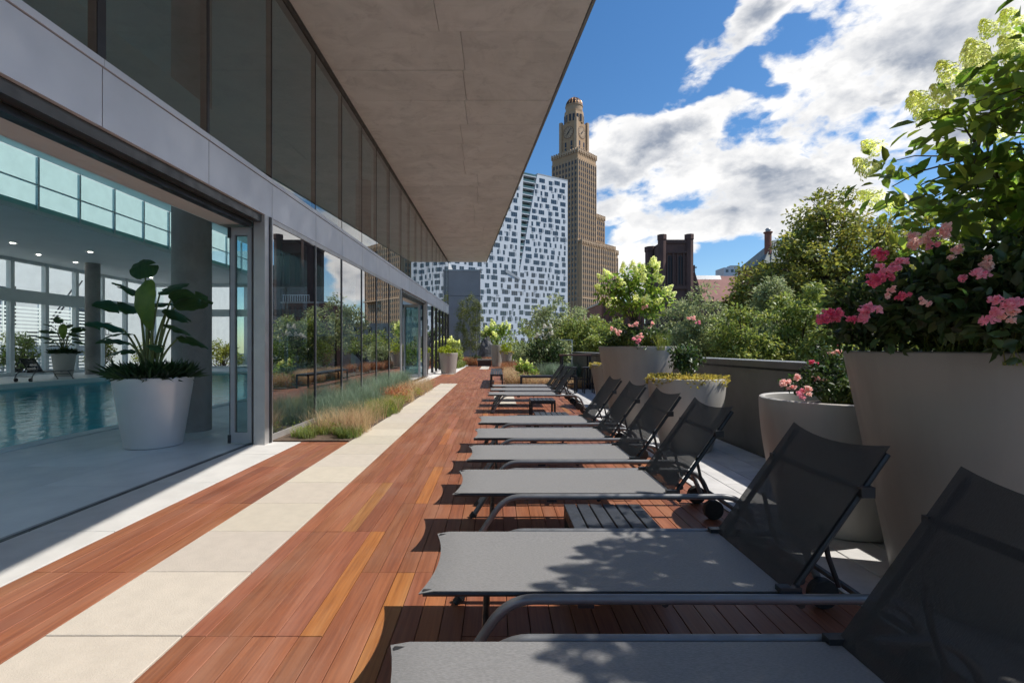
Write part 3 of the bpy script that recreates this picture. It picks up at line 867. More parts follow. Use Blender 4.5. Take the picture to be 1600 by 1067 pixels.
for (ya, yb) in ((Y1, Y1 + .2), (Y0 - .2, Y0)):
    MB().box(-22.3, GX - .1, ya, yb, -.1, .12).build('end_sill', 'mullion_white', bld)
    MB().box(-22.3, GX - .1, ya - .01, yb + .01, 3.30, 3.75).build('end_transom', 'mullion_white', bld)
    MB().box(-22.3, GX - .1, ya, yb, 5.2, 7.5).build('end_wall', 'white_plaster', bld)
    for k in range(12):
        x = -22.0 + k * 1.7
        MB().box(x - .08, x + .08, ya + .005, yb - .005, .12, 5.2).build('end_post', 'mullion_white', bld)
        if k < 11:
            MB().box(x + .08, x + 1.62, ya + .09, ya + .11, .13, 3.29).build('end_pane', 'far_glass', bld)
            MB().box(x + .08, x + 1.62, ya + .09, ya + .11, 3.76, 5.19).build('end_pane', 'far_glass', bld)
# interior floor
flr = thing('interior_floor', 'pale grey tiled floor round the indoor pool', None, kind='structure')
PX0, PX1, PY0, PY1 = -16.1, -6.25, -3.0, 26.0
ft = MB().cbox(0, .885, 0, 1.485, -.02, .0, .002).mesh('tile', 'floor_tile')
for i in range(3):
    y = -4.5 + (i % 2) * .745
    while y < 24:
        s = r_.uniform(.94, 1.06)
        link('tile', ft, flr, (-4.195 - i * .892, y, 0), color=(s, s, s)); y += 1.492
MB().box(-5.985, -3.30, Y0, Y1, -.1, -.022).build('tile_bed', 'soil', flr)
fl = MB()
fl.box(PX1 + .25, -5.985, Y0, Y1, -.1, 0.); fl.box(-22.2, PX0 - .25, Y0, Y1, -.1, 0.); fl.box(PX0 - .25, PX1 + .25, PY1 + .25, Y1, -.1, 0.)
fl.box(-5.98, -3.3, 24.6, Y1, -.02, 0.)
fl.build('screed', 'floor_tile', flr)
cp = MB()
cp.box(PX1, PX1 + .245, PY0, PY1 + .25, -.12, .012); cp.box(PX0 - .245, PX0, PY0, PY1 + .25, -.12, .09); cp.box(PX0, PX1, PY1, PY1 + .25, -.12, .012)
cp.build('pool_coping', 'white_plaster', flr)
pb = MB()
pb.box(PX0 - .1, PX1 + .1, PY0, PY1 + .1, -.6, -.5); pb.box(PX0 - .2, PX0, PY0, PY1, -.5, -.125); pb.box(PX1, PX1 + .2, PY0, PY1, -.5, -.125); pb.box(PX0, PX1, PY1, PY1 + .2, -.5, -.125)
pb.build('pool_basin', 'pool_tile', kind='structure')
MB().quad((PX0, PY0, -.075), (PX1, PY0, -.075), (PX1, PY1, -.075), (PX0, PY1, -.075)).build('pool_water', 'water', kind='structure')
# columns
def column_at(x, y, r, z1, label):
    c_ = thing('column', label, 'column', (x, y, 0), group='concrete columns in the pool hall')
    MB().lathe([(r, 0), (r, z1)], 40).build('shaft', 'column', c_, smooth=True)
    return c_
column_at(-4.72, 7.5, .27, 7.19, 'round concrete column close behind the large potted plant in the open doorway')
column_at(-4.72, 17.2, .27, 7.19, 'round concrete column inside the second open doorway of the pool hall')
column_at(-19.7, 23.6, .30, 5.40, 'round grey column on the far side of the pool, right of the second potted plant')
column_at(-19.7, 30.2, .30, 5.40, 'round grey column at the far end of the pool hall')
# clerestory above the low ceiling
cl = MB(); 
yy = 3.0 - 9
while yy < Y1:
    MB().box(-14.235, -14.215, yy + .03, yy + 1.47, 5.53, 6.30).build('clerestory_pane', 'clerestory_glass', bld)
    MB().box(-14.235, -14.215, yy + .03, yy + 1.47, 6.34, 7.18).build('clerestory_pane', 'clerestory_glass', bld)
    cl.box(-14.27, -14.19, yy - .03, yy + .03, 5.5, 7.18)
    yy += 1.5
cl.box(-14.26, -14.2, Y0, Y1, 6.30, 6.34); cl.box(-14.27, -14.19, Y0, Y1, 5.40, 5.53)
cl.build('clerestory_frame', 'mullion_white', bld)
# far window wall
fw = MB(); yy = -5.2
while yy < Y1:
    fw.box(-22.22, -22.0, yy - .09, yy + .09, 0, 5.40)
    MB().box(-22.11, -22.09, yy + .09, yy + 1.61, .15, 3.40).build('hall_pane', 'far_glass', bld)
    MB().box(-22.11, -22.09, yy + .09, yy + 1.61, 3.98, 5.25).build('hall_pane', 'far_glass', bld)
    yy += 1.7
fw.box(-22.25, -21.95, Y0, Y1, 3.40, 3.98); fw.box(-22.2, -22.02, Y0, Y1, 5.25, 5.40); fw.box(-22.2, -22.02, Y0, Y1, 0, .15)
fw.build('hall_window_frame', 'mullion_white', bld)
# end wall glazing of the hall is suggested by tall white posts and planting beyond
# downlights that are lit
for (px, py, lab) in ((141, 394, 'lit downlight in the pool ceiling just left of the big plant, nearest to the viewer'), (118, 410, 'lit downlight in the pool ceiling above the far round column'), (236, 434, 'small lit downlight in the pool ceiling behind the big plant leaves'),
                 (60, 398, 'lit downlight in the pool ceiling above the far potted plant'), (20, 380, 'leftmost lit downlight in the pool ceiling')):
    k_ = (5.395 - H) / ((544 - py) / F); X_ = (px - 775) / F * k_
    t = thing('downlight', lab, 'lamp', (X_, k_, 5.39), group='downlights over the pool')
    MB().lathe([(.10, 0), (.10, -.012), (.075, -.012)], 20).build('trim_ring', 'light_metal', t)
    MB().lathe([(.075, -.008), (.001, -.008)], 20).build('lens', 'lamp', t)
for (x_, y_) in ((-17.3, 12), (-17.3, 17), (-17.3, 22), (-17.3, 7)):
    pass

# ---------------------------------------------------------------- outside the hall: white brick house, louvred fence, shrubs
wb = thing('white_building', 'white brick building with a black fire escape seen through the hall windows', 'building', (-33, 0, -9))
MB().box(-6, 0, -14, 60, 0, 27).build('wall', 'white_brick', wb)  # upper wall added: sunlit backdrop for the clerestory, bounces light into the hall
fe = MB()
for yy in (25, 31.5, 38.):
    w_ = MB(); w_.box(0, .06, yy, yy + 1.5, 11.8, 14.4); w_.build('window', 'city_glass', wb)
    ff = MB(); ff.box(.0, .12, yy - .1, yy, 11.7, 14.5); ff.box(.0, .12, yy + 1.5, yy + 1.6, 11.7, 14.5); ff.box(0, .12, yy, yy + 1.5, 13.1, 13.2); ff.build('window_frame', 'black_iron', wb)
for (yy) in (23, 34):
    fe.box(.05, 1.2, yy, yy + 6, 11.35, 11.42)
    fe.box(1.15, 1.2, yy, yy + 6, 12.3, 12.36)
    for k in range(20): fe.box(1.16, 1.19, yy + k * .3, yy + k * .3 + .03, 11.4, 12.3)
    fe.tube([(.9, yy + .5, 11.4), (.9, yy + 3.5, 15.5)], .05, 5); fe.tube([(.6, yy + .5, 11.4), (.6, yy + 3.5, 15.5)], .05, 5)
fe.build('fire_escape', 'black_iron', wb)
fn = thing('louvred_fence', 'white slatted screen outside the hall windows beyond the pool', 'fence', (-25.5, 0, -.5))
slm = MB().box(0, .06, 0, 1.9, 0, .09).mesh('slat', 'white_plaster')
for b_ in range(9):
    for k in range(18):
        link('slat', slm, fn, (0, 13 + b_ * 2, .5 + k * .2))
for b_ in range(10): MB().box(-.05, .05, 12.92 + b_ * 2, 13.0 + b_ * 2, 0, 4.3).build('post', 'white_plaster', fn)
MB().box(-27, -22.4, -6, 45, -.54, -.3).build('court_ground', 'pavement', kind='structure')

# ---------------------------------------------------------------- parapet
pr = thing('parapet', 'dark grey parapet wall with a metal capping behind the planters', 'wall', (0, 0, 0))
MB().box(3.14, 3.44, -4, 19.8, -.1, 1.02).build('wall', 'parapet', pr)
MB().box(3.155, 3.43, -4, 19.8, 1.021, 1.045).build('shadow_gap', 'dark_metal', pr)
y = -4
while y < 19.7:
    MB().box(3.12, 3.46, y + .003, min(y + 2.97, 19.85), 1.046, 1.115).build('capping', 'parapet', pr); y += 2.975
MB().box(3.13, 3.45, -4, 19.8, 1.1155, 1.122).build('capping_top', 'parapet_cap', pr)
MB().box(2.0, 3.135, 19.5, 19.8, -.1, 1.02).build('return_wall', 'parapet', pr) if False else None
rl = thing('guard_rail', 'low grey metal guard rail beyond the end of the parapet', 'railing', (0, 0, 0))
for (a, b) in ((at(870, 530.5, 21), at(892.5, 530.5, 21)),):
    MB().box(a[0], b[0] + .06, 20.95, 21.05, a[2] - .04, a[2]).build('rail', 'light_metal', rl)
    MB().box(b[0], b[0] + .06, 20.951, 21.049, 0, a[2] - .041).build('post', 'light_metal', rl)
    MB().box(a[0], a[0] + .06, 20.951, 21.049, 0, a[2] - .041).build('post', 'light_metal', rl)

# grey end wall
gw = thing('grey_wall', 'tall plain grey wall closing the far end of the terrace behind the birches', 'wall', (0, 43, 0))
x0 = (702 - 775) / F * 43; x1 = (750.5 - 775) / F * 43; zt = H + (544 - 423.5) / F * 43
zm = H + (544 - 462) / F * 43
MB().box(x0 - 1.2, x1, 0, .5, -.5, zm - .03).build('wall_panel', 'grey_wall', gw)
MB().box(x0 - 1.2, x1, 0, .5, zm, zt).build('wall_panel', 'grey_wall', gw)
MB().box(x0 - 1.2, x1 + .05, -.05, .55, zt + .001, zt + .12).build('wall_capping', 'parapet_cap', gw)
# ================================================================ SUN LOUNGERS
def grid(fn, nu, nv):
    mb = MB()
    for i in range(nu + 1):
        for j in range(nv + 1): mb.v.append(fn(i / nu, j / nv))
    for i in range(nu):
        for j in range(nv):
            a = i * (nv + 1) + j; mb.f.append((a, a + nv + 1, a + nv + 2, a + 1))
    return mb

def bezier(p, n=8):
    out = []
    for i in range(n + 1):
        t = i / n; a, b, c = [Vector(q) for q in p]
        out.append(a.lerp(b, t).lerp(b.lerp(c, t), t))
    return out

W = .585
def make_lounger(label):
    t = thing('sun_lounger', label, 'sun lounger', (0, 0, 0), group='dark grey sun loungers in a row on the terrace')
    # seat sling: concave foot edge, slight sag; thickness given by two skins
    def seat(u, v, dz_=0.):
        x0 = -.29 + .045 * (1 - (2 * v - 1) ** 2) * 1.0
        x = x0 + (1.09 - x0) * u
        ed = 1 - abs(2 * v - 1) ** 2.5
        z = .366 - .012 * ed * math.sin(min(u * 1.15, 1) * math.pi) + dz_
        if u < .02: z -= .010
        return (x, v * W, z)
    a = grid(lambda u, v: seat(u, v), 24, 10); b = grid(lambda u, v: seat(u, v, -.004), 24, 10)
    n = len(a.v); a.v += b.v; a.f += [tuple(n + i for i in f[::-1]) for f in b.f]
    a.build('seat', 'sling', t, smooth=True)
    def back(u, v, dz_=0.):
        ex = .040 * (1 - (2 * v - 1) ** 2)
        L = .662 - (ex if u > .9 else 0) * ((u - .9) / .1 if u > .9 else 0)
        ed = 1 - abs(2 * v - 1) ** 2.5
        s = u * L
        x = 1.085 + s * .58 + .010 * ed * math.sin(u * math.pi) * .8 + dz_
        z = .368 + s * .8145 - .008 * ed * math.sin(u * math.pi)
        return (x, v * W, z)
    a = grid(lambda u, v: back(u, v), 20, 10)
    a.build('backrest', 'sling_back_shaded', t, smooth=True)
    # tubes carrying the slings
    for y in (.020, W - .020):
        MB().tube([(-.275, y, .350), (.2, y, .350), (1.09, y, .350)], .0135, 8).build('seat_tube', 'rail_dark', t, smooth=True)
        dxx = .010
        MB().tube([(1.10 + dxx, y, .352), (1.462 + dxx, y, .872)], .0125, 8).build('back_tube', 'rail_dark', t, smooth=True)
    # outer rails with the curved front leg and the rear leg
    for y, s in ((-.030, -1), (W + .030, 1)):
        pts = [Vector((-.185, y, .012)), Vector((-.06, y, .20))] + bezier([(-.03, y, .245), (.035, y, .352), (.14, y, .352)], 8) + [Vector((.7, y, .352))] \
            + bezier([(1.38, y, .352), (1.50, y, .352), (1.55, y, .25)], 8) + [Vector((1.615, y, .10))]
        MB().tube(pts, .0185, 12, sy=.9).build('side_rail', 'rail_paint', t, smooth=True)
        MB().tube([(-.197, y, .0), (-.176, y, .03)], .025, 12).build('foot_cap', 'rubber', t, smooth=True)
        w_ = MB(); yy = y + s * .0
        prof = []
        k = 28
        for (r, o_) in ((.045, -.022), (.066, -.022), (.072, -.016), (.072, .016), (.066, .022), (.045, .022), (.04, .014), (.012, .014)):
            prof.append((r, o_))
        base = 0
        for (r, o_) in prof:
            for j in range(k):
                a_ = 2 * math.pi * j / k
                w_.v.append((1.60 + r * math.cos(a_), y - s * .045 + o_, .072 + r * math.sin(a_)))
        for i in range(len(prof) - 1):
            for j in range(k): w_.f.append((i * k + j, i * k + (j + 1) % k, (i + 1) * k + (j + 1) % k, (i + 1) * k + j))
        w_.f.append(tuple((len(prof) - 1) * k + j for j in range(k))); w_.f.append(tuple(j for j in range(k)))
        wh = w_.build('wheel', 'rubber', t, smooth=True)
        MB().tube([(1.60, y - s * .06, .072), (1.60, y + s * .024, .072)], .012, 8).build('axle', 'light_metal', wh, smooth=True)
        # bracket holding the seat tube on the rail, and the back strut
        MB().box(.30, .36, min(y, y - s * .05), max(y, y - s * .05), .318, .345).build('bracket', 'rail_dark', t)
        MB().box(1.05, 1.13, min(y - s * .015, y - s * .05), max(y - s * .015, y - s * .05), .325, .385).build('hinge', 'rail_dark', t)
        MB().tube([(1.27, y - s * .12, .585), (1.30, y - s * .12, .45), (1.34, y - s * .12, .34)], .010, 8).build('back_strut', 'rail_dark', t, smooth=True)
        MB().box(1.355, 1.405, y - s * .032 - .012, y - s * .032 + .012, .715, .755).build('adjuster', 'rail_dark', t)
    for x, z in ((-.04, .225), (.62, .335), (1.12, .33), (1.57, .20)):
        MB().tube([(x, -.03, z), (x, W + .03, z)], .014, 8, up=(1, 0, 0)).build('crossbar', 'rail_dark', t, smooth=True)
    for u in (.10, .73):
        x = 1.10 + u * .375; z = .352 + u * .543
        MB().tube([(x + .012, .02, z - .012), (x + .012, W - .02, z - .012)], .016, 8, up=(1, 0, 0)).build('back_bar', 'rail_dark', t, smooth=True)
    return t

LN = ['nearest sun lounger at the bottom edge, its backrest cut off by the right edge',
      'second sun lounger from the front, leaf shadows on its whole seat, before the slatted table',
      'sun lounger just behind the near slatted side table, third from the front',
      'fourth sun lounger from the front, backrest before the white bowl planter with yellow leaves',
      'fifth sun lounger from the front, between its close neighbours in the group of four',
      'sixth sun lounger from the front, last of the near group before the gap',
      'seventh sun lounger, first of the far group of three beyond the gap',
      'eighth sun lounger, middle one of the far group of three',
      'ninth and farthest sun lounger on the deck, next to the long black bench frame']
LP = [(-.035, .905), (0, 1.80), (.015, 3.02), (.04, 3.93), (.05, 4.88), (.06, 5.87), (.11, 9.42), (.14, 10.42), (.17, 11.48)]
l0 = make_lounger(LN[0])
indoor_src = l0
for i, (x, y) in enumerate(LP):
    if i == 0: o = l0; o.location = (x, y, 0)
    else: o = copy_tree(l0, (x, y, 0), R(rnd.uniform(-.5, .5)), LN[i])
for (X, Y_, lab) in ((-18.4, 17.9, 'dark sun lounger on the far side of the indoor pool beside the potted plant'),
                     (-18.6, 14.9, 'dark sun lounger across the indoor pool at the left edge of the photo')):
    copy_tree(l0, (X + .3, Y_ + 1.9, 0), R(-90) , lab, group='sun loungers beside the indoor pool')

# ---------------------------------------------------------------- slatted side tables and benches
def slat_table(label, x0, x1, y0, y1, h, nsl, along='y', name='side_table', cat='table', group='black slatted side tables between the loungers', leg=.035):
    t = thing(name, label, cat, (x0, y0, 0), group=group)
    wx, wy = x1 - x0, y1 - y0
    if along == 'y':
        p = wx / nsl
        for i in range(nsl): MB().cbox(i * p + .004, (i + 1) * p - .004, 0, wy, h - .02, h, .003).build('slat', 'table_slat', t)
    else:
        p = wy / nsl
        for i in range(nsl): MB().cbox(0, wx, i * p + .004, (i + 1) * p - .004, h - .02, h, .003).build('slat', 'table_slat', t)
    f = MB(); a = leg
    f.box(0.004, wx - .004, .004, a, h - .065, h - .021); f.box(.004, wx - .004, wy - a, wy - .004, h - .065, h - .021)
    f.box(.004, a, a, wy - a, h - .065, h - .021); f.box(wx - a, wx - .004, a, wy - a, h - .065, h - .021)
    f.build('apron', 'rail_dark', t)
    for lx in (.004, wx - a):
        for ly in (.004, wy - a):
            MB().box(lx, lx + a, ly, ly + a, 0, h - .066).build('leg', 'rail_dark', t)
    return t
slat_table('near black slatted side table standing between the second and third sun loungers', .41, .88, 2.50, 2.95, .32, 6)
slat_table('black slatted side table beside the sixth sun lounger, its slats catching the light', .56, 1.05, 6.72, 7.20, .32, 6)
slat_table('small black side table standing in front of the far group of three loungers', .63, 1.09, 8.80, 9.28, .32, 6)
slat_table('long black slatted bench standing at the end of the deck by the tan grasses', -.19, .22, 15.25, 19.3, .45, 6, 'y', 'bench', 'bench', None, .045)
slat_table('low black bench frame behind the far loungers in front of the tan grasses', .72, 2.40, 14.2, 14.6, .46, 4, 'x', 'bench', 'bench', None, .05)
# bar table at the end of the parapet
bt = thing('bar_table', 'tall dark wooden table at the end of the parapet beyond the far loungers', 'table', (1.98, 14.75, 0))
for i in range(5): MB().cbox(0, .95, i * .1 + .003, i * .1 + .097, 1.03, 1.08, .004).build('board', 'brownstone', bt)
for (x, y) in ((.03, .03), (.87, .03), (.03, .42), (.87, .42)): MB().box(x, x + .05, y, y + .05, 0, 1.029).build('leg', 'rail_dark', bt)
MB().box(.08, .87, .04, .07, .30, .34).build('foot_rail', 'rail_dark', bt)
for i, (x, y) in enumerate(((2.12, 13.75), (2.62, 13.7))):
    s_ = thing('stool', ['dark bar stool left of its twin at the tall table', 'dark bar stool right of its twin at the tall table'][i], 'stool', (x, y, 0), group='bar stools at the tall table')
    MB().cbox(-.17, .17, -.17, .17, .70, .74).build('seat', 'rail_dark', s_)
    for a in (-.15, .12):
        for b in (-.15, .12): MB().box(a, a + .03, b, b + .03, 0, .699).build('leg', 'rail_dark', s_)
    MB().box(-.118, .118, -.145, -.125, .25, .28).build('foot_rest', 'rail_dark', s_)
# stone bench at the far end
sb = thing('stone_bench', 'low pale topped stone bench at the far end of the deck', 'bench', (-1.35, 34.3, 0))
MB().cbox(0, 1.05, 0, .5, .40, .50, .01).build('seat', 'cream_stone', sb)
MB().box(.05, 1.0, .05, .45, 0, .399).build('base', 'brownstone', sb)
rk = thing('boulder', 'large grey boulder at the far end of the terrace beside the birches', 'rock', (-.75, 38.5, 0))
rb = MB(); nn = 14
g = np.random.default_rng(4)
for i in range(9):
    ph = math.pi * i / 16
    for j in range(nn):
        th = 2 * math.pi * j / nn; k = 1 + g.uniform(-.12, .12)
        rb.v.append((.62 * math.cos(ph) ** .7 * math.cos(th) * k, .5 * math.cos(ph) ** .7 * math.sin(th) * k, 2.05 * math.sin(ph) * k))
for i in range(8):
    for j in range(nn): rb.f.append((i * nn + j, i * nn + (j + 1) % nn, (i + 1) * nn + (j + 1) % nn, (i + 1) * nn + j))
rb.f.append(tuple(8 * nn + j for j in range(nn)))
rb.build('stone', 'rock', rk)

# ================================================================ PLANTERS
def planter(label, x, y, Rr, rb_, h, m='planter_grey', bowl=0., group='round tapered planters', z=0.):
    t = thing('planter', label, 'planter', (x, y, z), group=group)
    prof = [(rb_ - .02, 0), (rb_, .012)]
    for i in range(1, 13):
        s = i / 12; f = s if not bowl else (1 - (1 - s) ** (1 + bowl)) 
        prof.append((rb_ + (Rr - rb_) * f, .012 + (h - .030) * s))
    prof += [(Rr - .003, h - .006), (Rr - .012, h), (Rr - .030, h), (Rr - .040, h - .008), (Rr - .05, h - .10)]
    MB().lathe(prof, 72).build('pot', m, t, smooth=True)
    MB().lathe([(Rr - .048, h - .075), (.4 * Rr, h - .04), (.001, h - .03)], 32).build('soil', 'soil', t)
    return t
GR = 'round tapered planters along the parapet'
planter('very tall wide grey planter at the right edge under the hydrangea tree', 2.50, 2.42, .62, .40, 1.255, group=GR)
planter('shaded white bowl planter behind the second lounger with small pink roses and grass', 2.47, 3.50, .50, .36, .91, 'planter_white', .7, GR)
planter('white bowl planter edged with yellow trailing leaves behind the fourth lounger', 2.40, 6.10, .46, .30, .90, 'planter_white', .7, GR)
planter('very tall grey planter with a pale flowering bush farther along the parapet', 2.33, 8.0, .62, .40, 1.30, group=GR)
planter('small grey planter half hidden behind the farther tall planter', 2.52, 10.5, .46, .30, .92, group=GR)
planter('large silver grey planter just inside the open doorway by the pool', -4.48, 6.33, .45, .325, .90, 'planter_silver', 0, 'planters in the pool hall')
planter('white planter on the far side of the pool holding a broad leaved plant', -19.5, 21.8, .44, .32, 1.05, 'planter_white', 0, 'planters in the pool hall')
planter('grey planter inside the second doorway of the pool hall', -4.3, 18.6, .60, .42, 1.0, 'planter_grey', 0, 'planters in the pool hall')
planter('grey planter with bright lime foliage by the glass at the far deck', -2.36, 24.0, .47, .36, 1.04, group=GR)
planter('tall slim planter with a pale bush at the far end of the deck', .06, 34.0, .45, .32, 1.50, group=GR)
planter('short planter with lime foliage beside the tall slim one at the far end', .72, 33.0, .42, .27, 1.02, group=GR)

# ---------------------------------------------------------------- broad leaved indoor plants
def big_leaf_mesh(L, Wd, droop, fold=.18, seed=0, tears=2, name='leaf', m='big_leaf'):
    g = random.Random(seed); mb = MB(); nu = 14; nv = 4
    tear = {g.randint(3, 12) * (1 if g.random() < .5 else -1) for _ in range(tears)}
    for i in range(nu + 1):
        u = i / nu
        wdt = Wd * .5 * (math.sin(math.pi * min(u * .97 + .03, 1) ** .82) ** .62)
        if i == nu: wdt = .004
        for j in range(-nv, nv + 1):
            v = j / nv
            notch = .35 if (i * (1 if j > 0 else -1)) in tear and abs(j) > 1 else 1
            y = v * wdt * notch
            x = L * (u - .12 * droop * u * u)
            z = -droop * L * .55 * u ** 2.2 + abs(v) * wdt * fold + .008 * math.sin(u * 21 + j) * abs(v) - abs(v) ** 2 * wdt * .32
            mb.v.append((x, y, z))
    r = 2 * nv + 1
    for i in range(nu):
        for j in range(2 * nv):
            a = i * r + j; mb.f.append((a, a + 1, a + r + 1, a + r))
    return mb.mesh(name, m, True)

def banana_plant(label, base, specs, fern_r, fern_n, scale=1., group=None):
    """specs: (azimuth deg, lean, stalk height, leaf length, width, droop, roll, light?)"""
    t = thing('potted_palm', label, 'plant', base, group=group)
    for i, (azd, lean, hgt, L, Wd, dr, pitch, roll, light) in enumerate(specs):
        lean *= .74; hgt *= 1.06; L *= .84; pitch += 0 if light else 8
        a = R(azd); d = Vector((math.cos(a), math.sin(a), 0))
        p0 = Vector((rnd.uniform(-.07, .07), rnd.uniform(-.07, .07), 0))
        p1 = p0 + d * lean + Vector((0, 0, hgt))
        ctrl = p0 + d * lean * .25 + Vector((0, 0, hgt * .65))
        lm = big_leaf_mesh(L * 1.04, Wd * 1.28, dr, seed=i + 3, tears=0 if light else 2, m='big_leaf_light' if light else 'big_leaf')
        lf = link('leaf', lm, t)
        x = (d * math.cos(R(pitch)) + Vector((0, 0, math.sin(R(pitch))))).normalized()
        y = Vector((0, 0, 1)).cross(x).normalized(); z = x.cross(y)
        M_ = Matrix((x, y, z)).transposed().to_4x4() @ Matrix.Rotation(R(roll), 4, 'X')
        lf.matrix_local = Matrix.Translation(p1) @ M_
        st = MB().tube(bezier([p0, ctrl, p1], 8), [.020 * scale - .0012 * k for k in range(9)], 7)
        st.build('stalk', 'stalk_green', t, smooth=True)
    n = fern_n
    a = rng_.uniform(0, 2 * np.pi, n); rr = fern_r * np.sqrt(rng_.uniform(0, 1, n))
    P = np.stack([rr * np.cos(a), rr * np.sin(a), np.full(n, .0)], 1)
    d = unit(np.stack([np.cos(a) * (rr / fern_r + .2), np.sin(a) * (rr / fern_r + .2), rng_.uniform(.6, 2.0, n)], 1) + rng_.normal(size=(n, 3)) * .25)
    V, q = leaf_geo(P + d * .03, d, rng_.uniform(.14, .28, n), rng_.uniform(.02, .034, n), .2, True, None, .35)
    link('fern_leaves', np_mesh('fern_leaves', V, q, 'leaf_fern'), t, kind='stuff')
    # second layer higher in the middle
    P2 = P.copy(); P2[:, 2] = .10 * (1 - rr / fern_r) + .04; d2 = unit(d + rng_.normal(size=(n, 3)) * .5)
    V, q = leaf_geo(P2, d2, rng_.uniform(.1, .2, n), rng_.uniform(.018, .03, n), .2, True, None, .3)
    link('fern_leaves', np_mesh('fern_leaves', V, q, 'leaf_fern'), t, kind='stuff')
    return t
# camera looks along +y; azimuth 0 = +x (right), 180 = left, 270 = towards the camera
SP = [(180, .42, .88, .66, .22, .15, 0, 35, 0), (150, .30, 1.02, .62, .28, .55, 30, 20, 0), (140, .12, 1.25, .50, .26, .45, 48, -30, 0),
      (262, .08, 1.22, .72, .24, 1.1, -58, 0, 1), (172, .46, .62, .62, .20, .25, 5, 30, 0), (185, .35, .45, .45, .17, .6, 10, 20, 0), (200, .30, .34, .38, .15, .7, 5, -20, 0),
      (20, .30, .90, .55, .24, .5, 15, -30, 0), (0, .28, .98, .62, .25, .35, 5, -40, 0), (-12, .30, .80, .58, .22, .5, -5, -35, 0), (-25, .33, .62, .52, .24, .6, 0, -25, 0), (10, .36, .50, .50, .20, .7, -5, -30, 0),
      (60, .18, 1.05, .50, .24, .5, 35, 10, 0), (-45, .30, .42, .34, .16, .8, 0, 0, 0), (95, .2, .9, .5, .22, .6, 20, 0, 0), (235, .2, .55, .4, .18, .8, 5, 0, 0)]
bp1 = banana_plant('large broad leaved plant with one pale green leaf in the silver doorway planter', (-4.48, 6.30, .86), SP, .40, 460)
copy_tree(bp1, (-19.5, 21.8, 1.0), R(35), 'broad leaved plant in the white planter on the far side of the pool', 1.05)
copy_tree(bp1, (-4.3, 18.6, .95), R(80), 'broad leaved plant inside the second doorway of the pool hall', 1.25)

# ---------------------------------------------------------------- the hydrangea tree over the nearest lounger
def hydrangea(label, base, stem_top, crown, radii, ncl, nfl, leaf, fl_scale, seed=2, lobes=(), per=26, clump=.2, trunk=.028, pot_leaf='leaf_hydrangea', flow='petal_cream', flmesh=None, low=-.5, nbr=24, fine=True):
    t = thing('hydrangea_tree', label, 'plant', base)
    b = Vector(base); c = Vector(crown) - b
    tr = MB(); st = Vector(stem_top) - b
    tr.tube([(0, 0, 0), (.02, -.01, st.z * .5), tuple(st)], [trunk, trunk * .85, trunk * .75], 8)
    C = ell_clumps(tuple(c), radii, ncl, .4, seed=seed, low=low)
    for k_, (lc, lr, ln) in enumerate(lobes): C = np.concatenate([C, ell_clumps(tuple(Vector(lc) - b), lr, ln, .3, seed=seed + 50 + k_)])
    tr.build('trunk', 'bark', t, smooth=True)
    g = random.Random(seed); br = MB()
    mains = []
    for k in range(9):
        a = 2 * math.pi * k / 9 + g.uniform(-.3, .3)
        e = c + Vector((math.cos(a) * radii[0] * .6, math.sin(a) * radii[1] * .6, radii[2] * g.uniform(-.2, .5)))
        pth = branch_path(st * g.uniform(.7, 1), e, .1, 5, .05); mains.append(pth)
        br.tube(pth, [trunk * .6, trunk * .5, trunk * .42, trunk * .34, trunk * .26, trunk * .2], 6)
    for q in C:
        q = Vector(q); m_ = min(mains, key=lambda p: (p[3] - q).length)
        s = min(m_[1:], key=lambda v: (v - q).length)
        br.tube(branch_path(s, q, .1, 3, .07), [trunk * .24, trunk * .18, trunk * .13, trunk * .08], 4)
    br.build('branch', 'bark', t, smooth=True)
    foliage('crown', C, clump, per, leaf, pot_leaf, t, fine=fine, wid=.58, shell=.25, flat=.8, droop=.15)
    # flower heads at the outer, upper tips
    ms = flmesh
    sc_ = sorted(range(len(C)), key=lambda i: -(.35 * (C[i][2] - c.z) / radii[2] + 1.0 * np.linalg.norm((C[i] - np.array(c)) / np.array(radii))))
    for n_, i in enumerate(sc_[:nfl]):
        q = Vector(C[i]); d = ((q - c).normalized() * .9 + Vector((g.uniform(-.4, .4), g.uniform(-.4, .4), .8))).normalized()
        f = link('flower_head', ms[n_ % len(ms)], t)
        f.rotation_mode = 'QUATERNION'; f.rotation_quaternion = d.to_track_quat('Z', 'Y')
        f.location = q + d * clump * .7; s = fl_scale * g.uniform(.75, 1.2); f.scale = (s, s, s)
    return t
pan = [panicle_mesh(i, 'petal_cream') for i in range(4)]
pan_far = [panicle_mesh(20 + i, 'petal_cream', n=60, fs=.03) for i in range(2)]
hydrangea('hydrangea tree with creamy green flower cones in the tall planter at the right edge', (2.62, 2.42, 1.22), (2.66, 2.38, 1.75),
          (2.94, 2.14, 2.16), (.99, .98, .64), 215, 150, .085, .80, seed=2, per=22, clump=.17, lobes=[((2.72, 1.32, 2.55), (.55, .50, .45), 60), ((2.50, 1.72, 2.85), (.42, .42, .30), 34)], flmesh=pan, low=-.75)
hydrangea('bushy hydrangea with cream flower heads in the farther tall grey planter', (2.30, 8.0, 1.27), (2.30, 8.0, 1.7), (2.28, 8.0, 2.12), (.56, .5, .50), 60, 34, .085, .80,
          seed=8, per=26, clump=.17, flmesh=pan_far, trunk=.02, low=-.8)
hydrangea('pale flowering bush in the tall slim planter at the far end', (.06, 34, 1.45), (.06, 34, 1.7), (.10, 34, 2.3), (.85, .6, .75), 40, 26, .16, 1.7, seed=12, per=24, clump=.25, flmesh=pan_far, trunk=.03, fine=False)

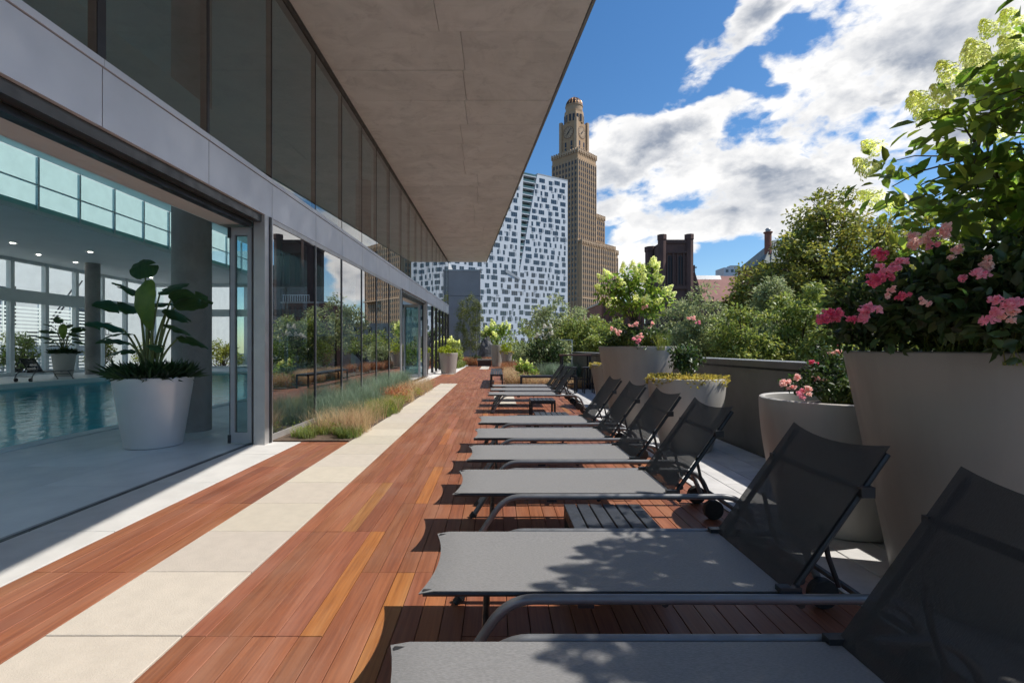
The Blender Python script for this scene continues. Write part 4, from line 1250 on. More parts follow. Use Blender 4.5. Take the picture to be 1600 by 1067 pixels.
# ---------------------------------------------------------------- roses
ROSE = {k: [rose_mesh('petal_' + k, s + i) for i in range(3)] for k, s in (('pink', 10), ('red', 30), ('pale', 50))}
def rose_bush(label, base, radii, ncl, flowers, per=34, leaf=.045, clump=.12, seed=3, low=-.2, cz=.25, fs=1., group='rose bushes in the planters'):
    t = thing('rose_bush', label, 'rose bush', base, group=group)
    C = ell_clumps((0, 0, cz), radii, ncl, .25, seed=seed, low=low)
    br = MB()
    for q in C[::2]:
        br.tube(branch_path((rnd.uniform(-.05, .05), rnd.uniform(-.05, .05), -.03), q, .1, 3, .06), [.007, .006, .004, .003], 4)
    br.build('stem', 'stalk_green', t)
    foliage('foliage', C, clump, per, leaf, 'leaf_rose', t, fine=True, wid=.6, shell=.15, flat=.9, up=.8)
    for (x, y, z, kind, s) in flowers:
        f = link('flower', ROSE[kind][rnd.randint(0, 2)], t, (x, y, z)); f.scale = (s * fs,) * 3
        f.rotation_euler = (rnd.uniform(-.7, .3), rnd.uniform(-.4, .4), rnd.uniform(0, 6))
    return t
def fl(base, lst):
    out = []
    for (px, py, Y_, kind, s) in lst:
        p = at(px, py, Y_); out.append((p[0] - base[0], p[1] - base[1], p[2] - base[2], kind, s))
    return out
B1 = (2.42, 2.30, 1.20)
rose_bush('dense rose bush with deep pink blooms in the tall planter at the right edge', B1, (.72, .66, .38), 190,
          fl(B1, [(1360, 490, 2.0, 'pink', 1.05), (1368, 432, 2.0, 'red', .9), (1385, 425, 2.02, 'pink', .9), (1374, 398, 2.1, 'red', .75), (1405, 410, 2.0, 'pink', .7), (1436, 372, 2.05, 'pale', 1.1), (1450, 378, 2.05, 'pink', .7),
                  (1410, 460, 1.95, 'red', .55), (1300, 494, 2.1, 'red', 1.0), (1286, 494, 2.1, 'red', .8), (1530, 432, 1.8, 'pink', .9), (1566, 484, 1.7, 'pink', 1.1), (1580, 490, 1.7, 'pale', .7), (1540, 408, 1.9, 'pale', .7), (1498, 392, 2.0, 'pale', .7), (1390, 458, 1.95, 'pale', .5), (1440, 470, 1.9, 'pale', .45)]),
          per=50, leaf=.055, clump=.14, seed=5, cz=.16, low=-.15, fs=.62)
B2 = (2.36, 3.42, .86)
rose_bush('low rose bush with pale pink blooms in the shaded white bowl planter', B2, (.30, .26, .20), 34,
          fl(B2, [(1225, 600, 3.2, 'pale', .9), (1247, 588, 3.25, 'pale', .7), (1252, 618, 3.15, 'pink', .85), (1262, 610, 3.15, 'pale', .9), (1280, 592, 3.3, 'pale', .7), (1268, 566, 3.4, 'red', .5), (1240, 606, 3.2, 'pale', .6)]),
          per=34, leaf=.035, clump=.08, seed=9, cz=.12, fs=.6)
t_ = rose_bush('slim reddish rose shoots rising above the white bowl planter', (2.42, 3.5, .88), (.16, .12, .22), 14, [(0, -.05, .36, 'pale', .4), (.05, 0, .42, 'red', .35)], per=26, leaf=.035, clump=.07, seed=11, cz=.22)
B3 = (2.28, 7.75, 1.24)
rose_bush('rose bush with pale and deep pink blooms in the farther tall planter', B3, (.50, .42, .24), 50,
          fl(B3, [(966, 518, 7.3, 'pale', 1.1), (990, 508, 7.3, 'pale', 1.0), (993, 532, 7.3, 'pink', 1.1), (1000, 524, 7.3, 'pale', 1.0), (1006, 480, 7.5, 'pale', .8), (1018, 508, 7.4, 'pale', .8), (1084, 496, 7.5, 'pale', .9), (1090, 505, 7.5, 'pink', .7)]),
          per=34, leaf=.05, clump=.14, seed=21, cz=.14, fs=.75)
rose_bush('small dark shrub with light leaf tips in the white bowl planter with yellow trailing leaves', (2.40, 6.1, .86), (.20, .18, .30), 26, [], per=34, leaf=.05, clump=.09, seed=31, cz=.22)

# low plants in planters
def ring_pts(n, r0, r1, c):
    a = rng_.uniform(0, 2 * np.pi, n); r = rng_.uniform(r0, r1, n)
    return np.stack([c[0] + r * np.cos(a), c[1] + r * np.sin(a), np.full(n, c[2])], 1)
blades(tuft_points([(2.62, 3.30, .86), (2.72, 3.42, .86), (2.60, 3.5, .86), (2.75, 3.62, .86)], 330, .12), .27, .17, .006, 'grass_green', 'sedge', label='tuft of fine green grass beside the small pink roses in the shaded white bowl', cat='grass', kind='stuff')
blades(tuft_points([(2.42, 7.6, 1.24), (2.6, 7.65, 1.24), (2.70, 7.85, 1.24), (2.5, 7.5, 1.24)], 260, .12), .34, .2, .008, 'grass_green', 'sedge', label='fine green grass spilling from the farther tall grey planter', cat='grass', kind='stuff')
blades(tuft_points([(2.05, 7.65, 1.24), (1.95, 7.9, 1.24)], 260, .12), .28, .16, .008, 'grass_green', 'sedge', label='dark green grass at the left rim of the farther tall grey planter', cat='grass', kind='stuff')
blades(tuft_points([(2.2, 1.95, 1.2), (2.4, 1.9, 1.2), (2.1, 2.2, 1.2), (2.7, 1.95, 1.2)], 160, .14), .25, .22, .006, 'grass_green', 'sedge', label='thin grass blades under the roses in the tall planter at the right edge', cat='grass', kind='stuff')
def trailing(label, c, r, n, m, leaf=.03, out=.0, hang=.07, name='trailing_plant'):
    P = ring_pts(n, r * .35, r + out, c); ang = np.arctan2(P[:, 1] - c[1], P[:, 0] - c[0])
    rr = np.hypot(P[:, 0] - c[0], P[:, 1] - c[1])
    lob = .5 + .5 * np.sin(ang * 7 + 1.3)
    P[:, 2] += rng_.uniform(.0, .035, n) - np.where(rr > r - .02, rng_.uniform(0, 1, n) * hang * lob, 0)
    d = unit(rng_.normal(size=(n, 3)) + np.stack([np.cos(ang), np.sin(ang), np.full(n, .2)], 1))
    V, q = leaf_geo(P, d, leaf * rng_.uniform(.6, 1.2, n), leaf * .6, .2, True)
    return link(name, np_mesh(name, V, q, m), None, label=label, cat='plant', kind='stuff')
trailing('yellow trailing leaves spilling over the rim of the white bowl planter', (2.40, 6.1, .885), .45, 2400, 'leaf_gold', .045, .03, .09)
trailing('yellow leaves at the rim of the small grey planter behind the tall one', (2.52, 10.5, .90), .45, 900, 'leaf_gold', .055, .03, .12)
def mound(label, c, r, n, leaf, m, name='shrub', cat='shrub', h=None, per=30, clump=None, seed=1, **kw):
    C = ell_clumps((0, 0, 0), (r, r, h or r * .6), n, .3, seed=seed, low=-.1)
    t = thing(name, label, cat, c)
    br = MB()
    for q in C[::3]: br.tube([(0, 0, -.02), tuple(q * .5 + np.array([0, 0, .02])), tuple(q)], [.012, .009, .005], 4)
    br.build('stem', 'bark', t)
    foliage('foliage', C, clump or r * .28, per, leaf, m, t, wid=.6, shell=.2, **kw)
    return t
mound('bright lime green foliage mound in the planter by the far glass', (-2.36, 24.0, 1.02), .52, 40, .08, 'leaf_lime', h=.36)
mound('bright lime foliage in the short planter at the far end', (.72, 33.0, 1.0), .46, 26, .10, 'leaf_lime', h=.62)
trailing('yellow leaves trailing from the short planter at the far end', (.72, 33.0, 1.01), .42, 500, 'leaf_gold', .1, .05, .2)

# ================================================================ PLANTING BEDS
def bed_pts(n, x0, x1, y0, y1, z=.02): return np.stack([rng_.uniform(x0, x1, n), rng_.uniform(y0, y1, n), np.full(n, z)], 1)
def bed(label, c, per, r, h, sp, wd, m, name='ornamental_grass', n=None):
    return blades(tuft_points(c, per, r), h, sp, wd, m, name, label=label, cat='grass', kind='stuff')
bed('tan feathery grass at the front corner of the bed against the glass', bed_pts(14, -2.7, -2.05, 6.85, 8.6), 150, .17, .46, .36, .0042, 'grass_tan')
bed('low green grass at the front edge of the bed against the glass', bed_pts(13, -2.85, -2.0, 6.66, 7.15), 170, .12, .17, .16, .008, 'grass_green', 'green_grass')
bed('blue green wispy grass leaning on the glass in the left bed', bed_pts(20, -2.9, -2.4, 7.8, 10.6), 130, .18, .70, .40, .005, 'grass_blue', 'blue_grass')
bed('yellow green grass in the middle of the left bed', bed_pts(18, -2.45, -2.0, 8.3, 10.6), 170, .15, .36, .28, .008, 'grass_green', 'green_grass')
bed('tan grass in the far half of the left bed', bed_pts(24, -2.7, -2.05, 10.6, 15.2), 120, .2, .52, .38, .006, 'grass_tan')
bed('blue green wispy grass in the far half of the left bed', bed_pts(20, -2.95, -2.5, 11.2, 15.3), 170, .15, .75, .38, .007, 'grass_blue', 'blue_grass')
bed('fine seed heads of tan grass overhanging the cream stone path', bed_pts(14, -2.25, -1.98, 7.2, 13.0), 90, .12, .42, .38, .005, 'grass_tan')
C_ = bed_pts(13, -2.5, -2.1, 10.4, 12.2, .28); foliage('red_leaved_plant', C_, .15, 60, .07, 'leaf_red', None, label='orange red leaved plant in the middle of the left bed', cat='plant', kind='stuff', wid=.25, shell=.1)
C_ = bed_pts(16, -2.3, -2.02, 9.0, 12.8, .16); foliage('lime_leaved_plant', C_, .13, 60, .06, 'leaf_lime', None, label='lime green plant low in the left bed beside the path', cat='plant', wid=.3, shell=.1)
C_ = bed_pts(30, -2.9, -2.05, 6.9, 15.2, .10); foliage('ground_cover', C_, .18, 70, .05, 'leaf_street', None, label='low green ground cover under the grasses of the left bed', cat='plant', kind='stuff', wid=.35, shell=.1)
# right far bed
bed('tan feathery grass beside the long black bench beyond the deck', bed_pts(46, .45, 1.35, 15.3, 20.5), 150, .2, .62, .34, .012, 'grass_tan')
bed('golden grass behind the low bench frame', bed_pts(26, 1.2, 2.9, 14.95, 16.8), 150, .2, .40, .3, .011, 'grass_tan')
bed('blue green grass mass in the bed beyond the loungers', bed_pts(34, 1.6, 3.0, 17., 21.), 150, .25, .9, .4, .012, 'grass_blue', 'blue_grass')
bed('rust coloured grasses along the far end of the deck', bed_pts(60, -2.6, .2, 35.9, 39), 110, .3, .75, .4, .02, 'grass_rust')
bed('green grass strip in front of the rust coloured grasses', bed_pts(30, -2.9, -2.3, 29.5, 36), 110, .2, .5, .3, .016, 'grass_green', 'green_grass')
bed('rust coloured grass between the far planters and the bench', bed_pts(24, .5, 1.9, 24., 33), 110, .25, .6, .4, .02, 'grass_rust')
def shrub(label, c, radii, n, leaf, m, per=34, clump=.22, seed=1, flowers=None, kind_='shrub', low=-.6, trunk=.03):
    t = thing(kind_, label, 'shrub', c)
    C = ell_clumps((0, 0, radii[2] * 1.0), radii, n, .3, seed=seed, low=low)
    br = MB()
    for q in C[::2]: br.tube(branch_path((rnd.uniform(-.08, .08), rnd.uniform(-.08, .08), 0), q, .08, 3, .06), [trunk, trunk * .7, trunk * .5, trunk * .2], 5)
    br.build('stem', 'bark', t, smooth=True)
    foliage('foliage', C, clump, per, leaf, m, t, wid=.6, shell=.2)
    if flowers:
        fm, s, k = flowers
        for q in sorted(list(C), key=lambda q: -q[2])[:k]:
            f = link('flower_head', fm[rnd.randint(0, len(fm) - 1)], t, tuple(q + np.array([0, 0, clump * .5]))); f.scale = (s,) * 3; f.rotation_euler = (rnd.uniform(-.6, .6), rnd.uniform(-.6, .6), 0)
    return t
panw = [panicle_mesh(40, 'petal_white', n=60, fs=.03)]
shrub('dark green shrub with white flower heads in the bed beyond the loungers', (1.95, 19.3, .0), (.85, .7, 1.0), 60, .11, 'leaf_rose', flowers=(panw, 1.3, 8), seed=3)
shrub('small rounded shrub with pale leaves beside the tan grass and black bench', (1.0, 16.2, 0), (.36, .36, .40), 26, .09, 'leaf_hydrangea', clump=.15, flowers=(pan_far, .7, 8), seed=4)
shrub('grey green bush at the parapet end below the guard rail', (2.7, 20.8, .0), (.6, .6, .85), 40, .10, 'leaf_grey', seed=6)
shrub('leafy shrub by the far glass behind the lime planter', (-2.65, 30.2, .0), (.55, .6, 1.0), 60, .11, 'leaf_street', flowers=(pan_far, 1.1, 16), seed=7)
shrub('pale mixed shrubs behind the far planters at the terrace end', (2.6, 37.5, .0), (1.7, .8, .85), 60, .14, 'leaf_grey', seed=8, clump=.35)
shrub('low dark shrub in front of the boulder', (-1.6, 37.0, 0), (.55, .4, .35), 26, .10, 'leaf_rose', seed=9)
shrub('dark upright conifer behind the grey boulder', (-.75, 40.0, .0), (.5, .5, 1.6), 60, .12, 'leaf_rose', seed=10, clump=.2)
shrub('light green hedge shrub at the right end of the terrace', (4.9, 40., .0), (2.2, 1., 1.3), 80, .15, 'leaf_street', seed=14, clump=.4)
# ================================================================ TREES
def birch(label, x, y, h, seed):
    t = thing('birch_tree', label, 'tree', (x, y, 0), group='slim birches in front of the grey wall')
    tr = MB(); g = random.Random(seed)
    tr.tube([(0, 0, 0), (g.uniform(-.1, .1), 0, h * .5), (g.uniform(-.15, .15), 0, h * .95)], [.055, .04, .012], 7); tr.build('trunk', 'birch_bark', t, smooth=True)
    C = []
    for k in range(70):
        z = h * g.uniform(.22, 1.); w_ = .62 * (1 - abs(z / h - .5) * 1.1); a = g.uniform(0, 6.28); rr = w_ * math.sqrt(g.random()); C.append((rr * math.cos(a), rr * math.sin(a), z))
    foliage('crown', C, .26, 60, .075, 'leaf_birch', t, wid=.7, shell=.1, droop=.4, flat=1.2)
birch('left slim birch before the grey wall', -3.25 + .5, 39.2, 5.0, 1); birch('middle slim birch before the grey wall, the tallest', -2.15, 39.8, 5.7, 2); birch('right slim birch before the grey wall', -1.55, 39.0, 5.0, 3)

def crown_tree(label, px, pytop, pybot, rpx, Y_, m, n, per, leaf, cl, seed, base_z=-9, group='street trees beyond the parapet', **kw):
    X = (px - 775) / F * Y_; zt = H + (544 - pytop) / F * Y_; zb = H + (544 - pybot) / F * Y_; r = rpx / F * Y_
    return tree(kw.pop('name', 'street_tree'), label, (X, Y_, base_z), (X, Y_, (zt + zb) / 2), (r, r * .85, (zt - zb) / 2), n, per, leaf, m, clump_r=cl, seed=seed, group=group, **kw)
crown_tree('large olive brown tree rising behind the parapet left of the hydrangea', 1302, 303, 560, 112, 23, 'leaf_olive', 210, 95, .19, .62, 3, trunk_r=.28, wid=.7, nbr=40)
crown_tree('second olive tree crown lower and left of the large one', 1190, 418, 600, 62, 25, 'leaf_olive', 90, 95, .19, .6, 4, trunk_r=.2, wid=.7)
crown_tree('yellow green tree seen through the branches of the hydrangea', 1475, 300, 600, 105, 26, 'leaf_yellow', 130, 80, .2, .65, 5, trunk_r=.24, wid=.7)
crown_tree('yellow green tree beyond the right edge planter', 1640, 280, 620, 110, 24, 'leaf_yellow', 120, 80, .2, .65, 25, trunk_r=.24, wid=.7)
for i, (px, top, bot, r, Y_, mm, lab) in enumerate([
        (1098, 448, 640, 50, 14, 'leaf_grey', 'feathery grey green tree just right of the farther tall planter'),
        (1165, 468, 660, 52, 12.5, 'leaf_street', 'low feathery tree in front of the red church roof'),
        (1220, 425, 640, 46, 15, 'leaf_grey', 'grey green tree below the slate roofed house'),
        (1255, 425, 660, 50, 12.5, 'leaf_street', 'bright feathery tree behind the shaded white bowl planter'),
        (1310, 465, 680, 55, 11, 'leaf_street', 'feathery tree close behind the parapet left of the tall right planter'),
        (1060, 455, 620, 46, 18, 'leaf_grey', 'dusty green tree behind the farther tall planter'),
        (1135, 480, 680, 60, 17, 'leaf_street', 'mid green tree low behind the parapet capping'),
        (1400, 440, 680, 70, 14, 'leaf_street', 'green tree behind the tall right planter'),
        (1540, 430, 700, 90, 12, 'leaf_street', 'green tree beyond the planter at the right edge')]):
    crown_tree(lab, px, top, bot, r, Y_, mm, 80, 120, .115, .33, 40 + i, trunk_r=.12, wid=.42, droop=.1, shell=.15, flat=.6)
crown_tree('airy light green tree in front of the white apartment block', 872, 462, 570, 50, 30, 'leaf_grey', 70, 60, .19, .42, 60, trunk_r=.12, wid=.5)
crown_tree('yellow green tree beside the base of the clock tower', 912, 486, 600, 44, 27, 'leaf_street', 80, 110, .16, .45, 61, trunk_r=.12, wid=.5)
crown_tree('green tree in front of the foot of the clock tower', 950, 492, 600, 40, 24, 'leaf_street', 60, 110, .16, .42, 62, trunk_r=.12, wid=.5)
crown_tree('low tree beyond the far end of the terrace', 830, 505, 600, 45, 50, 'leaf_street', 60, 90, .28, .8, 63, trunk_r=.15, wid=.5)
crown_tree('leafy tree at the end of the street left of the white block', 770, 508, 600, 40, 60, 'leaf_street', 60, 90, .28, .8, 64, trunk_r=.15, wid=.5)
# trees behind the court fence, seen through the hall
for i, (x, y) in enumerate(((-24.3, 18.), (-24.2, 20.6), (-24.4, 24.6), (-24.2, 29.5), (-24.5, 34.))):
    shrub(['leafy shrub outside the hall windows at the left edge', 'leafy shrub outside the hall left of the far planter', 'leafy shrub outside the hall behind the far column', 'leafy shrub outside the hall windows seen beside the near column', 'leafy shrub outside the far end of the hall'][i],
          (x, y, -.3), (.8, .8, 1.2), 50, .14, ['leaf_street', 'leaf_yellow', 'leaf_street', 'leaf_yellow', 'leaf_yellow'][i], seed=70 + i, clump=.3)

for i, (x, r_w) in enumerate(((-6.5, 1.3), (-9.6, 1.5), (-12.8, 1.4), (-16., 1.5), (-19.5, 1.5))):
    shrub(['round green shrub beyond the end windows of the pool hall, nearest the terrace', 'second green shrub beyond the end windows of the pool hall', 'third green shrub beyond the end windows of the pool hall', 'fourth green shrub beyond the end windows of the pool hall', 'shrub beyond the end windows at the far corner of the pool hall'][i],
          (x, 34.5 + .3 * (i % 2), -.5), (r_w, .8, 1.2), 70, .15, ['leaf_yellow', 'leaf_street'][i % 2], seed=90 + i, clump=.35)
nb = thing('annex', 'plain pale building closing the court beyond the end of the pool hall', 'building', (-24, 46, -9))
MB().box(0, 19.2, 0, 10, 0, 19).build('wall', 'white_brick', nb)
for k in range(6):
    for f_ in range(3): MB().box(1.2 + k * 3, 2.6 + k * 3, -.08, .02, 9.6 + f_ * 3.3, 11.4 + f_ * 3.3).build('window', 'city_glass', nb)
# ================================================================ THE TOWN
def windows_into(parent, mats, rects, mesh_of, name='window', limit=300):
    """rects: matrices for unit pane meshes; first `limit` as parts, rest joined"""
    pass

# ---- white apartment block with a faceted front
A30 = R(30)
hub = thing('apartment_block', 'tall white panelled apartment block with scattered dark windows left of the clock tower', 'building', (33.5, 226, -9), A30)
# local frame: x runs along the front (negative = left, nearer), y = depth, z up
HT = H + 261 * 226 / F + 9      # roof height in local z
LW = 66
def hub_wall():
    s0 = -LW
    m = MB()
    # front wall in two parts either side of the balcony wedge (narrow at the bottom)
    zc = HT - 46                       # where the wedge closes
    wl, wr = -23.2, -16.0              # wedge edges at the top
    wb_ = -24.5
    front = [((s0, 0), (wb_, 0))]
    # left slab
    m.prism([(s0, 0), (s0, 18), (wl - 1.2, 18), (wl - 1.2, 0)], 0, zc)
    m.v; 
    return m
zc = HT - 46
hw = MB()
# left of the wedge, lower block and right of the wedge as solid slanted prisms
def solid(mb, pts, d0, d1):
    n = len(mb.v); k = len(pts)
    mb.v += [(x, d0, z) for x, z in pts] + [(x, d1, z) for x, z in pts]
    mb.f.append(tuple(n + i for i in range(k))); mb.f.append(tuple(n + k + i for i in range(k))[::-1])
    for i in range(k): mb.f.append((n + i, n + k + i, n + k + (i + 1) % k, n + (i + 1) % k))
WX = -27.0
solid(hw, [(-LW, 0), (WX, 0), (WX, zc), (-24.6, HT), (-LW, HT)], 0, 16)
solid(hw, [(WX, 0), (0, 0), (0, HT), (-17.2, HT), (WX, zc)], 0, 16)
hw.build('wall', 'city_panel', hub)
MB().box(-25.2, -17.0, 2.5, 3.0, zc, HT).build('recess_wall', 'green_glass', hub)
for k in range(16):
    z = HT - 1.2 - k * 2.87
    f = (z - zc) / (HT - zc)
    xl = WX + (WX + 0 - WX) + (2.4) * f; xr = WX + 9.8 * f
    if xr - xl < .6: break
    MB().box(xl, xr, .15, 2.4, z - .35, z).build('balcony', 'city_panel', hub)
    MB().box(xl, xr, .2, .3, z + .0, z + .95).build('balustrade', 'green_glass', hub)
MB().box(-LW - .3, -24.7, -.05, 16.05, HT + .001, HT + .5).build('roof_edge', 'city_grey', hub)
MB().box(-17.1, .1, -.05, 16.05, HT + .001, HT + .5).build('roof_edge', 'city_grey', hub)
MB().hexa([(-34, -.25, zc + .6), (WX + .4, -.25, zc - 2.2), (WX + .4, .0, zc - 2.2), (-34, 0, zc + .6), (-34, -.25, zc + 2.4), (WX + .4, -.25, zc - 1.4), (WX + .4, 0, zc - 1.4), (-34, 0, zc + 2.4)]).build('ledge', 'city_grey', hub)
g = random.Random(9)
wm1 = MB().box(0, .92, -.06, .02, 0, 1.85).mesh('window', 'city_glass')
rects = []; greys = []
nf = int(HT / 2.87)
for fl_ in range(1, nf):
    z = HT - fl_ * 2.87 - .45
    s = -.9 + g.uniform(-.8, 0)
    while s > -LW + 3:
        inw = z > zc and (WX + 2.4 * (z - zc) / 46 - 1.5) < s < (WX + 9.8 * (z + 2 - zc) / 46 + 1.2)
        k = g.choice([1, 1, 2, 2, 3])
        if inw: s -= 1.0; continue
        wobble = g.choice([0, 0, 0, -.35, .3])
        for q in range(k):
            xq = s - (q + 1) * 1.05
            if z > zc and (WX + 2.4 * (z - zc) / 46 - .3) < xq + .5 < (WX + 9.8 * (z + 2 - zc) / 46 + .3): continue
            rects.append((xq, z + wobble))
        if g.random() < .55: greys.append((s - g.choice([1.05, 2.1]), z + wobble + g.choice([-.95, 1.25]), g.choice([.9, 1.5]), .7))
        if g.random() < .35: greys.append((s + .15, z + wobble + .3, .5, 1.5))
        s -= k * 1.05 + g.uniform(.9, 2.3)
rects.sort(key=lambda r: (abs(r[1] - 30) + abs(r[0] + 20) * .5))
vis = [r for r in rects if r[0] > -LW + 2]
for (x, z) in vis[:299]: link('window', wm1, hub, (x, 0, z))
jm = MB()
for (x, z) in vis[299:]: jm.box(x, x + .92, -.06, -.001, z, z + 1.85)
jm.build('window_field', 'city_glass', hub, kind='stuff')
jg = MB()
for (x, z, w_, h_) in greys: 
    if z > 1: jg.box(x, x + w_, -.03, -.001, z, z + h_)
jg.build('grey_panel', 'city_grey', hub, kind='stuff')  # tinted grey cladding pieces scattered among the windows
# panel joints between storeys
jj = MB()
for fl_ in range(1, nf): jj.box(-LW, 0, -.05, -.001, HT - fl_ * 2.87 - 1.02, HT - fl_ * 2.87 - .93) if False else None

# ---- clock tower
S = 300 / F
TX = (897 - 775) * S
tw = thing('clock_tower', 'tall brown stone office tower with clock faces and a small ribbed dome', 'building', (TX, 300, -9), R(45))
def zpx(py): return H + (544 - py) * S + 9
tb = MB()
def tbox(cx, cy, hx, hy, z0, z1, mb=None):
    (mb or tb).box(cx - hx, cx + hx, cy - hy, cy + hy, z0, z1)
# local: -y face looks right-front?  with +40 degrees the -y face turns towards +x (sunlit), -x face is the shaded left
SH = 9.6
z_sh = zpx(247)
tbox(0, 0, SH, SH, 0, z_sh)
tbox(0, 0, SH - 3.9, SH - 3.9, z_sh, zpx(197) + 0)
tb.build('wall', 'tower_stone', tw)
def tpart(name, m, boxes):
    b_ = MB()
    for bx_ in boxes: b_.box(*bx_)
    return b_.build(name, m, tw)
# broad lower wings running back along the sunlit side
WG = [(9.6, 24, -6.5, 14, zpx(333)), (-9.6, 9.6, -12.4, -9.6, zpx(384)), (9.6, 32, -9.3, 12, zpx(380)), (32, 39.5, -7, 12, zpx(378) - 2)]
wing = MB()
for (a, b, c, d, z) in WG: wing.box(a, b, c, d, 0, z)
wing.build('wing', 'tower_stone', tw)
# vertical piers
pier = MB().box(-.28, .28, -.45, .1, 0, 1).mesh('pier', 'tower_trim')
pier_s = MB().box(-.45, .1, -.28, .28, 0, 1).mesh('pier', 'tower_trim')
def piers(x0, x1, y, z0, z1, n, side=False, x=None):
    for i in range(n + 1):
        f = x0 + (x1 - x0) * i / n
        o = link('pier', pier_s if side else pier, tw, (x, f, z0) if side else (f, y, z0)); o.scale = (1, 1, z1 - z0)
wins = []
def facade(x0, x1, y, z0, z1, n, side=False, x=None, fh=3.4, ww=.95, off=.06):
    nfl = int((z1 - z0 - 2) / fh)
    for i in range(n):
        f = x0 + (x1 - x0) * (i + .5) / n
        for k in range(nfl):
            z = z1 - 2.4 - (k + 1) * fh + .6
            wins.append(((x, f, z) if side else (f, y, z), side, ww))
piers(-9.3, 9.3, -9.6, 0, z_sh - 5, 9); facade(-9.3, 9.3, -9.6, zpx(384), z_sh - 3, 9)
piers(-9.3, 9.3, None, 0, z_sh - 5, 8, True, -9.6); facade(-9.3, 9.3, None, zpx(480), z_sh - 3, 8, True, -9.6)
piers(-9.4, 9.3, -12.4, 0, zpx(384) - 2.5, 9); facade(-9.4, 9.3, -12.4, 3, zpx(384), 9)
piers(10, 31.8, -9.3, 0, zpx(380) - 2.5, 10); facade(10, 31.8, -9.3, 3, zpx(380), 10)
piers(10, 23.7, -6.5, zpx(380), zpx(333) - 2.5, 6); facade(10, 23.7, -6.5, zpx(380), zpx(333), 6)
piers(32.3, 39.2, -7, 0, zpx(380) - 5, 3); facade(32.3, 39.2, -7, 3, zpx(380) - 2, 3)
wf = MB().box(-.5, .5, -.10, .05, 0, 1.95).mesh('window', 'tower_glass'); wsd = MB().box(-.10, .05, -.5, .5, 0, 1.95).mesh('window', 'tower_glass')
wins.sort(key=lambda w_: -w_[0][2])
for (p, sd, ww) in wins[:298]: link('window', wsd if sd else wf, tw, p)
jw = MB()
for (p, sd, ww) in wins[298:]:
    if sd: jw.box(p[0] - .10, p[0] - .001, p[1] - .5, p[1] + .5, p[2], p[2] + 1.95)
    else: jw.box(p[0] - .5, p[0] + .5, p[1] - .10, p[1] - .001, p[2], p[2] + 1.95)
jw.build('window_field', 'tower_glass', tw, kind='stuff')
# cornices, parapets with little battlements
def cornice(x0, x1, y0, y1, z, e=.5, h=1.2, teeth=True):
    cn = MB()
    cn.box(x0 - e, x1 + e, y0 - e, y1 + e, z - h * .5, z + .3)
    if teeth:
        n = int((x1 - x0) / 1.6)
        for i in range(n + 1):
            f = x0 + (x1 - x0) * i / n; cn.box(f - .35, f + .35, y0 - e - .15, y0 + .2, z - h * 1.6, z + 1.1)
        n = int((y1 - y0) / 1.6)
        for i in range(1, n + 1):
            f = y0 + (y1 - y0) * i / n; cn.box(x0 - e - .15, x0 + .2, f - .35, f + .35, z - h * 1.6, z + 1.1)
    cn.build('cornice', 'tower_trim', tw)
cornice(-SH, SH, -SH, SH, z_sh)
MB().box(-SH - .25, SH + .25, -SH - .25, SH + .25, zpx(262), zpx(262) + .5).build('string_course', 'tower_trim', tw)
cornice(9.9, 24, -6.5, 14, zpx(333)); cornice(9.9, 32, -9.3, 12, zpx(380)); cornice(-9.6, 9.4, -12.4, -9.7, zpx(384)); cornice(32.3, 39.5, -7, 12, zpx(378) - 2)
MB().box(-9.8, 32.2, -12.95, -9.0, zpx(470), zpx(470) + .6).build('string_course', 'tower_trim', tw)
for (a, b, z) in ((-9.4, -3, z_sh), ):
    pass
# clock stage
q = SH - 3.9
zt_ = zpx(197)
for i in range(4):
    sx, sy = [(-1, -1), (1, -1), (1, 1), (-1, 1)][i]
    MB().box(sx * q - .9, sx * q + .9, sy * q - .9, sy * q + .9, z_sh, zt_ + 1.5).build('corner_buttress', 'tower_trim', tw)
def disc(face, r, m, y, name, seg=40, r0=0.):
    mb = MB(); 
    for k in range(seg):
        a = 2 * math.pi * k / seg
        for rr in (r0, r):
            p = (rr * math.cos(a), rr * math.sin(a))
            mb.v.append((p[0], -q - y, zpx(212) + p[1]) if face == 'f' else (-q - y, p[0], zpx(212) + p[1]))
    for k in range(seg):
        n1 = (k + 1) % seg; mb.f.append((2 * k, 2 * k + 1, 2 * n1 + 1, 2 * n1))
    if r0: 
        pass
    return mb
for face in ('f', 's'):
    clk = disc(face, 3.5, 'tower_trim', .16, 'c', r0=.01).build('clock_face', 'tower_trim', tw)
    disc(face, 3.75, 'x', .25, 'r', r0=3.5).build('clock_ring', 'brownstone', clk)
    mk = MB(); z0 = zpx(212)
    for k in range(12):
        a = math.pi * k / 6; c_, s_ = math.cos(a), math.sin(a)
        p = [(2.5 * c_ - .15 * s_, 2.5 * s_ + .15 * c_), (3.1 * c_ - .15 * s_, 3.1 * s_ + .15 * c_), (3.1 * c_ + .15 * s_, 3.1 * s_ - .15 * c_), (2.5 * c_ + .15 * s_, 2.5 * s_ - .15 * c_)]
        mk.quad(*[((x, -q - .26, z0 + z) if face == 'f' else (-q - .26, -x, z0 + z)) for x, z in p])
    mk.build('hour_mark', 'brownstone', clk)
    hd = MB()
    for (a, L, w_) in ((R(48), 2.8, .30), (R(228), 2.2, .42)):
        c_, s_ = math.cos(a), math.sin(a)
        p = [(-w_ * s_, w_ * c_), (L * c_ - w_ * .3 * s_, L * s_ + w_ * .3 * c_), (L * c_ + w_ * .3 * s_, L * s_ - w_ * .3 * c_), (w_ * s_, -w_ * c_)]
        hd.quad(*[((x, -q - .34, z0 + z) if face == 'f' else (-q - .34, -x, z0 + z)) for x, z in p])
    hd.build('clock_hands', 'black_iron', clk)
